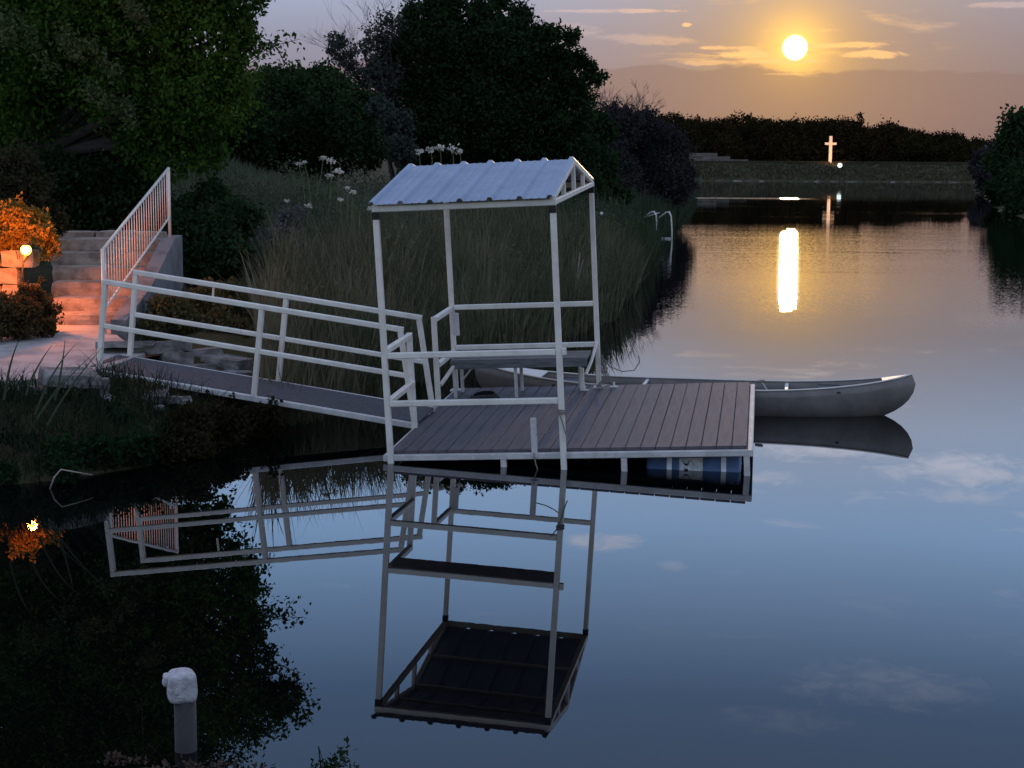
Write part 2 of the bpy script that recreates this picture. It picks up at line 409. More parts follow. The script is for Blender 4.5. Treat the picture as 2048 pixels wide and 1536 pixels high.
gx = np.unique(np.concatenate([np.arange(-400, -40, 40), np.arange(-40, -13, 2.2), np.arange(-13, 8, .3), np.arange(8, 40, 2.2), np.arange(40, 90, 4), np.arange(90, 500, 40)]))
gy = np.unique(np.concatenate([np.arange(-20, 4, 4), np.arange(4, 9, .25), np.arange(9, 36, .3), np.arange(36, 75, 1.5), np.arange(75, 215, 4), np.arange(215, 240, 1), np.arange(240, 300, 10), np.arange(300, 900, 60)]))
GX, GY = np.meshgrid(gx, gy); GZ = hgt(GX, GY)
V = np.stack([GX, GY, GZ], 2).reshape(-1, 3); nx_, ny_ = len(gx), len(gy)
i, j = np.meshgrid(np.arange(nx_ - 1), np.arange(ny_ - 1)); k = (j * nx_ + i).ravel()
ground = np_mesh('ground', V, np.stack([k, k + 1, k + 1 + nx_, k + nx_], 1), gm)
ground.data.polygons.foreach_set('use_smooth', [True] * len(ground.data.polygons))
tag(ground, kind='structure')
water = MB().add([(-60, 0, 0), (110, 0, 0), (110, 240, 0), (-60, 240, 0)], [(0, 1, 2, 3)]).build('water', wm)
tag(water, kind='structure')

def hz(x, y): return float(hgt(np.array([x]), np.array([y]))[0])

# ------------------------------------------------------------------ scatter helpers
def blades(name, B, H, Wd, m, parent=None, lean=.25, curl=.35, seed=0, dirx=None):
    r = np.random.default_rng(seed); N = len(B)
    th = r.uniform(0, 2 * np.pi, N) if dirx is None else dirx
    L = np.stack([np.cos(th), np.sin(th), np.zeros(N)], 1) * (lean * r.uniform(.1, 1, N))[:, None]
    ph = r.uniform(0, np.pi, N); Wv = np.stack([np.cos(ph), np.sin(ph), np.zeros(N)], 1) * (Wd / 2)[:, None]
    seg = [0, .35, .7, 1.0]; wf = [1, .85, .55, .08]; V = []
    cu = curl * r.uniform(.2, 1, N)
    for s_, w_ in zip(seg, wf):
        c = B + L * (H * (s_ + cu * s_ ** 2.5))[:, None]; c[:, 2] = B[:, 2] + H * (s_ - .35 * cu * s_ ** 3)
        V += [c - Wv * w_, c + Wv * w_]
    V = np.stack(V, 1).reshape(-1, 3); b0 = np.arange(N) * 8
    F = np.concatenate([np.stack([b0 + 2 * k, b0 + 2 * k + 1, b0 + 2 * k + 3, b0 + 2 * k + 2], 1) for k in range(3)])
    return np_mesh(name, V, F, m, parent)
def leaves(name, C, size, m, parent=None, seed=0, droop=.3, aspect=.55):
    r = np.random.default_rng(seed); N = len(C)
    a = r.normal(size=(N, 3)); a[:, 2] -= droop; a /= np.linalg.norm(a, axis=1)[:, None]
    b = r.normal(size=(N, 3)); b -= a * (a * b).sum(1)[:, None]; b /= np.linalg.norm(b, axis=1)[:, None]
    s_ = size * r.uniform(.55, 1.3, N)[:, None]
    nn = np.cross(a, b) * s_ * .12
    V = np.stack([C, C + a * s_ * .5 + b * s_ * aspect * .5 + nn, C + a * s_, C + a * s_ * .5 - b * s_ * aspect * .5 + nn], 1).reshape(-1, 3)
    k = np.arange(N) * 4
    return np_mesh(name, V, np.stack([k, k + 1, k + 2, k + 3], 1), m, parent)
def crown_pts(blobs, N, seed=0, sub=34, sig=.17, inner=.55, cut=None):
    """blobs: (centre xyz, radii xyz).  Leaf positions in clumps, mostly in the outer shell"""
    r = np.random.default_rng(seed); vol = np.array([(b[1][0] * b[1][2]) ** 1.0 for b in blobs]); pr = vol / vol.sum(); out = []
    for (c, R), p in zip(blobs, pr):
        c = np.array(c); R = np.array(R); nb = max(30, int(N * p))
        dirs = r.normal(size=(sub, 3)); dirs /= np.linalg.norm(dirs, axis=1)[:, None]
        sc = c + dirs * R * (inner + (1 - inner) * r.uniform(0, 1, (sub, 1)) ** .6)
        k = r.integers(0, sub, nb); s_ = r.uniform(.5, 1.25, sub)
        pts = sc[k] + r.normal(size=(nb, 3)) * (R.mean() * sig) * s_[k][:, None]
        m_ = int(nb * .3)
        dd = r.normal(size=(m_, 3)); dd /= np.linalg.norm(dd, axis=1)[:, None]
        pts[:m_] = c + dd * R * (r.uniform(.2, 1, (m_, 1)) ** .4)
        out.append(pts)
    P = np.concatenate(out)
    return P
def tree(name, label, cat, blobs, N, leaf, m, base, trunk_r, seed=0, group=None, bark=barkm, limbs=None, over=.0, sprig=0, slen=.35, **kw):
    root = thing(name, label, cat, base, group)
    b0 = Vector(base)
    rel = [((Vector(c) - b0)[:], R) for c, R in blobs]
    P = crown_pts(rel, N, seed, **kw)
    if sprig:
        rs = np.random.default_rng(seed + 900); extra = []
        for q in range(sprig):
            c, R = rel[rs.integers(0, len(rel))]; c = np.array(c); R = np.array(R)
            dd = rs.normal(size=3) + np.array([0, 0, .35]); dd /= np.linalg.norm(dd)
            L = R.mean() * rs.uniform(.25, 1.0) * slen + .1; nl = int(rs.integers(10, 34)); f = rs.uniform(0, 1, (nl, 1)) ** .8
            d2 = dd + rs.normal(size=3) * .35; d2 /= np.linalg.norm(d2)
            extra.append(c + dd * R * .95 + d2 * L * f + rs.normal(size=(nl, 3)) * leaf * (.75 - .35 * f))
        P = np.concatenate([P] + extra)
    leaves('crown', P, leaf, m, root, seed)
    mb = MB(); r = random.Random(seed)
    cs_ = limbs or [c for c, _ in rel]
    mean = sum((Vector(c) for c in cs_), Vector()) / len(cs_)
    fork = Vector((mean.x * .35, mean.y * .35, mean.z * .38))
    mb.tube([(0, 0, -.3), fork * .5 + Vector((r.uniform(-.1, .1), 0, 0)), fork], [trunk_r * 1.25, trunk_r, trunk_r * .85], 8)
    for c in cs_:
        c = Vector(c); mid = fork.lerp(c, .5) + Vector((r.uniform(-.25, .25), r.uniform(-.2, .2), r.uniform(0, .3)))
        mb.tube([fork * .93, mid, c, c + (c - mid) * over], [trunk_r * .55, trunk_r * .35, trunk_r * .16, trunk_r * .05], 6)
    mb.build('trunk', bark, root, True)
    return root
def blob(px, py, Y, rpx, k=1.0, rz=None):
    c = at(px, py, Y); R = rpx / FPX * Y
    return (tuple(c), (R, R * .8 * k, (rz / FPX * Y) if rz else R * .85))

# ------------------------------------------------------------------ floating dock with its shelter
DOCK = frame(Vector((-1.0755, 14.165, .1048)), -.1542, .0489, .035)
dock = thing('floating_dock', 'square floating dock with open metal-roofed shelter at its left half', 'dock', mw=DOCK)
WP, WD, DD, VB, HE, H1, H2, HB, HR = 1.56, 3.2, 3.23, 3.09, 2.075, .90, .438, .908, 2.45
T = .052
# deck boards
pw = .1325; n_pl = 24
plank = MB(); plank.bar((0, 0, 0), (0, DD + .02, 0), .1275, .028, (0, 0, 1), .004)
pme = None
for k in range(n_pl):
    x = -.02 + pw * (k + .5)
    if pme is None:
        o_ = plank.build('plank', deckm, dock); pme = o_.data
    else: o_ = share('plank', pme, dock)
    o_.location = (x, -.01, -.014 + random.uniform(-.0012, .0012)); o_.rotation_euler = (0, random.uniform(-.012, .012), random.uniform(-.0006, .0006))
x1 = -.02 + pw * n_pl
for (p, q) in [((-.02, -.036, -.058), (x1, -.036, -.058)), ((-.02, DD + .03, -.058), (x1, DD + .03, -.058)), ((-.046, -.06, -.058), (-.046, DD + .055, -.058)), ((x1 + .026, -.06, -.058), (x1 + .026, DD + .055, -.058))]:
    MB().bar(p, q, .05, .056).build('rim_beam', paint_worn, dock)
for k in range(5):
    v = .45 + k * .6
    MB().bar((0, v, -.062), (x1 - .02, v, -.062), .045, .06).build('joist', darkmetal, dock)
for u in (1.02, 2.09, 3.155):
    MB().bar((u, -.038, -.50), (u, -.038, -.0865), .052).build('rim_leg', paint_worn, dock)
for u in (1.02, 2.09, 3.155):
    MB().bar((u, DD + .03, -.60), (u, DD + .03, -.0865), .052).build('rim_leg', paint_worn, dock)
# short mooring post on the front rim and rope from it to the shelter post
MB().bar((1.305, -.062, -.06), (1.305, -.062, .285), .05).build('mooring_post', paint_worn, dock)
pts = [(1.33, -.07, .14 + 0), (1.42, -.08, .155), (1.49, -.07, .185), (1.54, -.075, .215)]
MB().tube(pts, .005, 5).build('mooring_rope', ropem, dock)
for zz in (.40, .385, .37):
    MB().tube([(1.56 + .034 * math.cos(t), -.07 + .036 * math.sin(t), zz - .05 + .012 * math.sin(t * .5)) for t in np.linspace(0, 6.3, 12)], .006, 5).build('rope_turn', ropem, dock)
MB().tube([(1.49, -.105, .42), (1.53, -.10, .36), (1.56, -.105, .28), (1.58, -.10, .2), (1.60, -.1, .12), (1.61, -.1, .09)], .006, 5).build('rope_end', ropem, dock)
MB().tube([(1.30, -.095, -.02), (1.315, -.10, -.12), (1.345, -.10, -.22), (1.345, -.10, -.36)], .006, 5).build('rope_end', ropem, dock)
# shelter posts
yf = -.0
for (u, v, lo) in [(0, -.062, -.36), (WP, -.062, -.50), (0, VB, -.02), (WP, VB, -.02)]:
    MB().bar((u, v, lo), (u, v, HE), T).build('shelter_post', paint, dock)
    MB().box((u - .029, v - .029, HE + .002), (u + .029, v + .029, HE + .066)).build('post_joint', blackm, dock)
    if lo < -.3: MB().box((u - .034, v - .034, -.36 + (0 if u == 0 else -.10)), (u + .034, v + .034, -.29)).build('post_foot', paint_worn, dock)
    else: MB().box((u - .06, v - .06, .001), (u + .06, v + .06, .012)).build('post_plate', paint_worn, dock)
zt = HE + .092
for v in (-.062, VB): MB().bar((-.03, v, zt), (WP + .03, v, zt), T, T).build('eave_beam', paint, dock)
vm = (VB - .062) / 2
for u in (0, WP):
    s = 1 if u else -1
    MB().bar((u + s * .002, -.034, zt), (u + s * .002, VB - .028, zt), T - .004).build('gable_tie', paint, dock)
    MB().bar((u, -.062, zt + .03), (u, vm, HR), .045).build('rafter', paint, dock)
    MB().bar((u, VB, zt + .03), (u, vm, HR), .045).build('rafter', paint, dock)
    for v in (.72, vm, 2.3):
        zz = zt + .03 + (HR - zt - .03) * (1 - abs(v - vm) / (vm + .062))
        MB().bar((u, v, zt + .026), (u, v, zz - .02), .042).build('gable_stud', paint, dock)
MB().bar((.03, vm, HR - .03), (WP - .03, vm, HR - .03), .045).build('ridge_beam', paint, dock)
for v, zz in ((.72, 0), (2.3, 0)):
    zz = zt + .03 + (HR - zt - .03) * (1 - abs(v - vm) / (vm + .062)) - .005
    MB().bar((.03, v, zz), (WP - .03, v, zz), .03).build('purlin', paint, dock)
# ribbed roof sheets
def roof(side):
    mb = MB(); x0, x1_ = -.040, WP + .014; n = 6; sp = (x1_ - x0 - .05) / n
    prof = []
    for k in range(n + 1):
        c = x0 + .025 + k * sp
        prof += [(c - .030, 0), (c - .015, .026), (c + .015, .026), (c + .030, 0)]
        if k < n: prof += [(c + sp * .36, 0), (c + sp * .38, .004), (c + sp * .42, .004), (c + sp * .44, 0), (c + sp * .60, 0), (c + sp * .62, .004), (c + sp * .66, .004), (c + sp * .68, 0)]
    e = (-.062 - .10) if side < 0 else VB + .10
    ze = zt + .03 - (.10 / (vm + .062)) * (HR - zt - .03) + .030
    zr = HR + .030
    vs = []
    for (v, z) in ((e, ze), (vm, zr)):
        for x, h in prof: vs.append((x, v, z + h))
    k = len(prof)
    for (v, z) in ((e, ze), (vm, zr)):
        for x, h in prof: vs.append((x, v, z + h - .0022))
    fs = [(i, i + 1, k + i + 1, k + i) for i in range(k - 1)] + [(2 * k + i, 3 * k + i, 3 * k + i + 1, 2 * k + i + 1) for i in range(k - 1)]
    fs += [(i, 2 * k + i, 2 * k + i + 1, i + 1) for i in range(k - 1)] + [(0, k, 3 * k, 2 * k), (k - 1, 3 * k - 1, 4 * k - 1, 2 * k - 1)]
    return mb.add(vs, fs).build('roof_sheet', roofm, dock)
roof(-1); roof(1)
# rails and shelf
def rail(p, q, name='rail', m=paint, w=T): return MB().bar(p, q, w).build(name, m, dock)
fy = -.062
rail((.028, fy, H1 - .03), (WP - .028, fy, H1 - .03))
rail((.028, fy, H2), (WP - .028, fy, H2))
cbv = MB(); cbv.bar((.03, .12, H1 - .045), (WP - .03, .12, H1 - .045), .30, .018, (0, .17, 1)); cbv.build('counter_board', shelfm, dock)
MB().box((WP + .028, fy - .03, H1 - .055), (WP + .062, fy + .03, H1 + .0)).build('rail_bracket', paint, dock)
rail((.028, VB, HB), (WP - .028, VB, HB))
rail((.028, VB, .47), (WP - .028, VB, .47))
# left side: rails either side of the gangway opening
rail((-.02, 1.05, -.10), (-.02, 1.05, H1 + .02), 'side_post')
rail((-.02, 2.22, -.10), (-.02, 2.22, H1 + .02), 'side_post')
rail((-.01, -.034, H1), (-.01, 1.03, H1 - .005)); rail((-.01, -.034, H2), (-.01, 1.023, H2))
rail((-.01, 2.20, H1 - .005), (-.01, VB - .028, H1 - .005)); rail((-.01, 2.247, H2 - .02), (-.01, VB - .028, H2 - .02))
MB().box((.03, 2.95, .62), (.09, 3.0, .86)).build('cleat_plate', paint_worn, dock)
MB().tube([(WP, VB - .03, .50), (WP - .05, VB - .2, .32), (WP - .10, VB - .32, .20)], .018, 6).build('knee_brace', paint, dock)
MB().tube([(WP + .03, VB, .35), (WP + .12, VB + .03, .22), (WP + .25, VB + .05, .16), (WP + .38, VB + .05, .17), (WP + .44, VB + .05, .26), (WP + .43, VB + .05, .33)], .006, 5).build('rope_tail', ropem, dock)
for k in range(5):
    MB().tube([(WP + .03, VB - .03, .32 - .03 * k), (WP + .08 + .02 * k, VB - .05, .24 - .05 * k), (WP + .05, VB - .08, .1 - .02 * k), (WP - .02, VB - .10, .03)], .006, 5).build('rope_loop', ropem, dock)
# two dock cleats
for u, v in ((1.72, 3.10), (1.42, 2.93)):
    mb = MB(); mb.box((u - .045, v - .02, .001), (u + .045, v + .02, .009)); mb.tube([(u, v, .009), (u, v, .055)], .012, 8)
    mb.build('cleat', paint, dock)
MB().bar((1.40, 2.93, .012), (1.40, 2.93, .24), .045).build('bracket_post', paint, dock)
# barrels under the deck
def barrel(u0, u1, v, lab=False, dark=False):
    mb = MB(); R = .27; zc = -.375
    prof = [(0, .90), (.02, .99), (.06, 1.0), (.30, 1.0), (.315, 1.03), (.345, 1.03), (.36, 1.0), (.64, 1.0), (.655, 1.03), (.685, 1.03), (.70, 1.0), (.94, 1.0), (.98, .99), (1, .90)]
    mb.tube([(u0 + (u1 - u0) * a, v, zc) for a, _ in prof], [R * b for _, b in prof], 28)
    o_ = mb.build('float_barrel', barrelm, dock, True)
    for a in (.245, .82):
        c = u0 + (u1 - u0) * a
        MB().tube([(c - .022, v, zc), (c + .022, v, zc)], R * 1.012, 28).build('strap', bandm, o_)
    if lab:
        a0, a1 = .335, .60; th0, th1 = math.pi - .18, math.pi - 1.0
        def P(a, th, e=1.014): return (u0 + (u1 - u0) * a, v + R * e * math.cos(th), zc + R * e * math.sin(th))
        vs = []; fs = []; n_ = 8
        for i in range(n_ + 1):
            th = th0 + (th1 - th0) * i / n_; vs += [P(a0, th), P(a1, th)]
        fs = [(2 * i, 2 * i + 1, 2 * i + 3, 2 * i + 2) for i in range(n_)]
        MB().add(vs, fs).build('label', labelm, o_)
        # two mirrored curved strokes printed on the label
        for sgn in (1, -1):
            line = [(.385, .42 + sgn * .27), (.41, .42 + sgn * .10), (.44, .42 + sgn * .10), (.46, .42 + sgn * .27)]
            vs = []; 
            for (a, t) in line:
                th = math.pi - t * .9 - .26
                vs += [P(a, th - .035, 1.02), P(a, th + .035, 1.02)]
            MB().add(vs, [(2 * i, 2 * i + 1, 2 * i + 3, 2 * i + 2) for i in range(3)]).build('printed_mark', inkm, o_)
    return o_
barrel(2.27, 3.10, .33, True)
barrel(.98, 1.82, .95); barrel(.08, .90, .95)
barrel(2.27, 3.10, 2.7); barrel(.98, 1.82, 2.7); barrel(.08, .90, 2.7)

# ------------------------------------------------------------------ bench on the dock
bench = thing('bench', 'weathered grey bench along the back rail inside the shelter', 'bench', mw=DOCK)
for k, v in enumerate((2.62, 2.74, 2.86, 2.98)):
    MB().box((.06, v - .054, .385 + .001 * k), (1.50, v + .054, .412 + .001 * k)).build('seat_board', benchm, bench)
MB().box((.06, 2.545, .32), (1.50, 2.563, .400)).build('apron', benchm, bench)
for u in (.09, .74, 1.37):
    for v in (2.60, 3.0):
        if u == 1.37 and v == 2.60: continue
        MB().bar((u, v, .001), (u, v, .384), .034).build('leg', paint_worn, bench)
MB().bar((.0, 2.28, .20), (.10, 2.58, .36), .035).build('brace', paint, bench)
MB().bar((.09, 2.97, .12), (.30, 2.97, .37), .02).build('brace', paint_worn, bench)

# dark coiled hose and bundle lying under the bench
coil = MB()
for k in range(3):
    coil.tube([(.40 + .16 * math.cos(t) * (1 - .12 * k), 2.55 + .20 * math.sin(t), .012 + .016 * k) for t in np.linspace(0, 6.1, 18)], .009, 6)
o_ = coil.build('coiled_rope', darkmetal); o_.matrix_world = DOCK
tag(o_, 'dark coiled rope lying on the deck at the left under the bench', 'rope')

# ------------------------------------------------------------------ gangway
GW = frame(Vector((-4.1332, 15.8743, .5885)), -.1778, -.1312, .0601)
gang = thing('gangway', 'white railed metal gangway sloping from the bank down to the dock', 'gangway', mw=GW)
W_, LT, LB, HT, HM, XM = .6898, 3.03, 3.30, .8998, .4583, 1.6307
W_ = .74
MB().box((-.12, .028, -.006), (LB - .01, W_ - .028, .012)).build('walk_surface', gangdeck, gang)
for v in (0, W_):
    MB().bar((-.10, v, -.02), (LB, v, -.02), .052, .056).build('bottom_chord', paint_worn, gang)
    xs = {0: 0, 1: XM, 2: LB}
    MB().bar((0, v, .009), (0, v, HT - .026), .05).build('rail_post', paint, gang)
    MB().bar((XM, v, .009), (XM, v, HT - .026), .05).build('rail_post', paint, gang)
    MB().bar((LB - .03, v, .009), (LT, v, HT - .026), .05).build('rail_post', paint, gang)
    MB().bar((-.025, v, HT), (LT + .024, v, HT), .05).build('top_rail', paint, gang)
    MB().bar((.026, v, HM), (XM - .026, v, HM), .046).build('middle_rail', paint, gang)
    MB().bar((XM + .026, v, HM), (LT + .10, v, HM), .046).build('middle_rail', paint, gang)
for x in (.3, 1.1, 1.9, 2.7): MB().bar((x, .03, -.03), (x, W_ - .03, -.03), .04).build('cross_member', darkmetal, gang)
MB().bar((.85, W_, HT - .17), (.85, W_, HT - .026), .02).build('rail_spacer', paint, gang)

# ------------------------------------------------------------------ canoe
CM = Matrix.Translation((1.95, 17.40, 0)) @ Matrix.Rotation(-.180, 4, 'Z')
canoe = thing('canoe', 'pale grey canoe moored along the far edge of the dock', 'canoe', mw=CM)
Lh = 2.36
def zs(t): return .272 + .18 * abs(t) ** 3.2
def bb(t): return .42 * max(0, 1 - abs(t) ** 2.3) ** .85
def zk(t): return -.10 + .07 * abs(t) ** 4
def stem(z): return float(np.interp(z, [-.12, -.05, 0, .06, .12, .2, .3, .38, .46], [.78, .84, .885, .935, .97, 1.0, 1.02, 1.02, 1.0]))
def canoe_pt(t, h, side):
    z = zk(t) + (zs(t) - zk(t)) * h ** 1.35
    y = bb(t) * (1 - (1 - h) ** 2.8) ** .5 * side
    sm = max(0, (abs(t) - .45) / .55); sm = sm * sm
    x = math.copysign(abs(t) + (stem(z) - 1) * sm, t) * Lh
    return (x, y, z)
ts = np.concatenate([-1 + .5 * (1 - np.cos(np.linspace(0, math.pi / 2, 14))), np.linspace(-.45, .45, 10), 1 - .5 * (1 - np.cos(np.linspace(math.pi / 2, 0, 14)))]); ts = np.unique(ts.round(5))
hs = np.linspace(0, 1, 9) ** 1.3
vs = []; fs = []; nh = len(hs) * 2 - 1
for t in ts:
    row = [canoe_pt(t, h, -1) for h in hs[::-1]] + [canoe_pt(t, h, 1) for h in hs[1:]]
    vs += row
for a in range(len(ts) - 1):
    for b_ in range(nh - 1): fs.append((a * nh + b_, (a + 1) * nh + b_, (a + 1) * nh + b_ + 1, a * nh + b_ + 1))
hull = MB().add(vs, fs).build('hull', canoem, canoe, True)
sm_ = hull.modifiers.new('thickness', 'SOLIDIFY'); sm_.thickness = .010; sm_.offset = 0
for s in (-1, 1):
    MB().tube([tuple(Vector(canoe_pt(t, 1, s)) + Vector((0, 0, .004))) for t in ts], .011, 6).build('gunwale', trimm, canoe, True)
for s in (-1, 1):     # end decks
    pts = [canoe_pt(s * t, 1, -1) for t in np.linspace(.86 if s > 0 else .68, .995, 6)] + [canoe_pt(s * t, 1, 1) for t in np.linspace(.995, .86 if s > 0 else .68, 6)]
    top_ = [(x, y, z + .012) for x, y, z in pts]
    MB().add(pts + top_, [tuple(range(12)), tuple(range(23, 11, -1))] + [(i, (i + 1) % 12, 12 + (i + 1) % 12, 12 + i) for i in range(12)]).build('end_deck', trimm, canoe)
for x in (-.5, 1.05):
    t = x / Lh; MB().bar((x, -bb(t) + .01, zs(t) - .02), (x, bb(t) - .01, zs(t) - .02), .04, .018).build('thwart', trimm, canoe)
for x, w in ((1.50, .24), (-1.35, .26)):
    t = x / Lh; y = bb(t) * .96
    MB().box((x - w / 2, -y, zs(t) - .055), (x + w / 2, y, zs(t) - .035)).build('seat', seatm, canoe)
# paddle leaning on the gunwale: the grip shows beside the dock corner
pad = thing('paddle', 'short wooden paddle standing up inside the canoe beside the dock corner', 'paddle')
a0 = at(1534, 782, 17.15); a1 = at(1521, 763, 17.1)
MB().tube([tuple(a0 + Vector((.05, .1, -.25))), tuple(a0), tuple(a1)], .014, 8).build('shaft', trimm, pad)
MB().tube([tuple(a1 + Vector((-.04, 0, -.004))), tuple(a1), tuple(a1 + Vector((.045, 0, .006)))], [.014, .018, .014], 8).build('grip', palewood, pad)
bl = a0 + Vector((.05, .1, -.25))
MB().box((bl.x - .07, bl.y - .012, bl.z - .02), (bl.x + .07, bl.y + .012, bl.z + .06)).build('blade', palewood, pad)

# ------------------------------------------------------------------ walkway, steps, handrail, walls
poly = [(-9, 15.05), (-6.4, 14.95), (-5.2, 15.0), (-4.6, 15.05), (-4.3, 15.3), (-4.12, 15.75), (-4.0, 16.2), (-3.88, 16.8), (-4.15, 17.3), (-4.5, 18.1), (-4.62, 18.85), (-5.4, 19.0), (-9, 19.0)]
def zpath(y): return .60 + .13 * max(0, (y - 15.6) / 3.3)
n_c = 12; rows = []
vs = []; fs = []
L_ = [(15.0, -4.62), (15.35, -4.28), (15.75, -4.12), (16.2, -4.0), (16.8, -3.88), (17.3, -4.15), (18.1, -4.5), (18.85, -4.62), (19.0, -4.62)]
rp = random.Random(2)
for y, xr in L_:
    for k in range(n_c + 1):
        vs.append((-9 + (xr + 9) * k / n_c, y + rp.uniform(-.03, .03) * (y < 15.1), zpath(y) + rp.uniform(-.006, .006)))
m_ = n_c + 1
for a in range(len(L_) - 1):
    for k in range(n_c): fs.append((a * m_ + k, a * m_ + k + 1, (a + 1) * m_ + k + 1, (a + 1) * m_ + k))
o0 = len(vs); edge = [k for k in range(m_)] + [a * m_ + n_c for a in range(1, len(L_))]
for e in edge: vs.append((vs[e][0], vs[e][1], vs[e][2] - .16))
for i in range(len(edge) - 1): fs.append((o0 + i, o0 + i + 1, edge[i + 1], edge[i]))
tag(MB().add(vs, fs).build('path', concm), kind='structure')
def rock(name, c, sz, seed, m=rockm, parent=None, flat=.8):
    r = random.Random(seed); bm = bmesh.new(); bmesh.ops.create_icosphere(bm, subdivisions=2, radius=1)
    for v in bm.verts:
        q = v.co; f = 1 + r.uniform(-.16, .16)
        q = Vector((max(-.78, min(.78, q.x * f)), max(-.78, min(.78, q.y * f)), max(-flat, min(flat, q.z * f))))
        v.co = Vector((q.x * sz[0], q.y * sz[1], q.z * sz[2])) / 1.25
    me = bpy.data.meshes.new(name); bm.to_mesh(me); bm.free(); me.materials.append(m)
    o_ = bpy.data.objects.new(name, me); COL.objects.link(o_); o_.location = c; o_.rotation_euler = (r.uniform(-.15, .15), r.uniform(-.12, .12), r.uniform(0, 3))
    if parent is not None: o_.parent = parent
    return o_
def block(c, sz, rz, seed, name, m, parent):
    """rough-hewn stone: a box with uneven, rounded edges"""
    r = random.Random(seed); bm = bmesh.new(); bmesh.ops.create_cube(bm, size=1)
    bmesh.ops.subdivide_edges(bm, edges=bm.edges[:], cuts=2, use_grid_fill=True)
    for v in bm.verts:
        k = sum(abs(x) > .49 for x in v.co)
        f = (1, 1, .985, .96)[k]
        v.co = Vector((v.co.x * sz[0] * f, v.co.y * sz[1] * f, v.co.z * sz[2] * f)) + Vector((r.uniform(-1, 1), r.uniform(-1, 1), r.uniform(-1, 1))) * .009
    me = bpy.data.meshes.new(name); bm.to_mesh(me); bm.free(); me.materials.append(m)
    o_ = bpy.data.objects.new(name, me); COL.objects.link(o_); o_.location = c; o_.rotation_euler = (0, 0, rz)
    if parent is not None: o_.parent = parent
    return o_
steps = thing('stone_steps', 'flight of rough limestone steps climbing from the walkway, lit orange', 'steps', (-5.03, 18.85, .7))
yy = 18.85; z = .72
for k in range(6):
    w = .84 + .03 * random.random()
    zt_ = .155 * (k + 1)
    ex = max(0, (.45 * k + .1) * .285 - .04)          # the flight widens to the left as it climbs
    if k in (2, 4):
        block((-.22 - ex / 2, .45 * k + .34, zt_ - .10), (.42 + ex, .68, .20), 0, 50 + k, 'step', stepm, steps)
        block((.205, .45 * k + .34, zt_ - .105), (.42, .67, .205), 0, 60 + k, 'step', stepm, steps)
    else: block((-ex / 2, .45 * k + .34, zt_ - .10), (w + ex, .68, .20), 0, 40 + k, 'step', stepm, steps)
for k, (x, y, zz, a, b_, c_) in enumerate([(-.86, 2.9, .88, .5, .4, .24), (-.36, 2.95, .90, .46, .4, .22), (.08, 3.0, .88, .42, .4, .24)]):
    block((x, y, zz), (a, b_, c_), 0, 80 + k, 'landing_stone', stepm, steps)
# low cheek wall on the right of the steps
cheek = MB(); y0, y1 = 18.15, 21.35
prof = [(y0, .5), (y1, .5), (y1, 1.68), (y1 - .45, 1.66), (y0 + 1.35, 1.16), (y0, .86)]
vs = [(-4.58, y, z_) for y, z_ in prof] + [(-4.40, y, z_) for y, z_ in prof]
cheek.add(vs, [tuple(range(6)), tuple(range(11, 5, -1))] + [((i + 1) % 6, i, 6 + i, 6 + (i + 1) % 6) for i in range(6)])
tag(cheek.build('retaining_wall', cheekm), 'plain grey sloping wall on the right side of the stone steps', 'wall')
# handrail with balusters
hr = thing('stair_handrail', 'white handrail with thin vertical bars beside the stone steps', 'railing')
A = Vector((-4.66, 18.20, 1.655)); B = Vector((-4.50, 21.05, 2.56))
MB().tube([tuple(A), tuple(B)], .019, 10).build('top_rail', paint, hr, True)
A2 = A - Vector((0, 0, .68)); B2 = B - Vector((0, 0, .63))
MB().tube([tuple(A2), tuple(B2)], .014, 10).build('bottom_rail', paint, hr, True)
MB().tube([tuple(A + Vector((0, 0, .012))), (A.x, A.y, .62)], .020, 10).build('rail_post', paint, hr, True)
MB().tube([tuple(B + Vector((0, 0, .012))), (B.x, B.y, 1.655)], .020, 10).build('rail_post', paint, hr, True)
bal = MB().tube([(0, 0, 0), (0, 0, -.66)], .0065, 6).build('baluster', paint, hr, True); bal.location = A.lerp(B, 1 / 27.)
for k in range(2, 27):
    f = k / 27.; o_ = share('baluster', bal.data, hr, A.lerp(B, f)); o_.scale = (1, 1, (.68 - .05 * f) / .66)
# block wall left of the steps with the lantern in front of it
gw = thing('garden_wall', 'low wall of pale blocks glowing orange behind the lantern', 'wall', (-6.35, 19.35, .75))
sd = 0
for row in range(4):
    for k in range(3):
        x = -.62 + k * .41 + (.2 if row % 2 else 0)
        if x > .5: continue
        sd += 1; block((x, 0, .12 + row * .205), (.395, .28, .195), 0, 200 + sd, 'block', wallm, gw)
tag(gw)
lp = at(52, 500, 18.74)
lan = thing('path_lantern', 'small glowing orange lantern on a thin black stake by the steps', 'lantern', (lp.x - .13, 18.6, hz(lp.x - .13, 18.6)))
zb = lan.location.z
stake_top = Vector((lp.x - .03, lp.y - .02, lp.z - .13)) - lan.location
MB().tube([(-.02, .0, -.15), tuple(stake_top)], .012, 8).build('stake', darkmetal, lan)
bm = bmesh.new(); bmesh.ops.create_uvsphere(bm, u_segments=16, v_segments=10, radius=.062); me = bpy.data.meshes.new('bulb'); bm.to_mesh(me); bm.free(); me.materials.append(lampm)
o_ = share('bulb', me, lan, lp - lan.location)
top = Vector(lp) - lan.location
MB().tube([tuple(stake_top), tuple(top - Vector((0, 0, .06)))], [.02, .035], 10).build('lamp_base', darkmetal, lan)
MB().tube([tuple(top + Vector((0, 0, .055))), tuple(top + Vector((0, 0, .085)))], [.06, .012], 12).build('lamp_cap', darkmetal, lan)
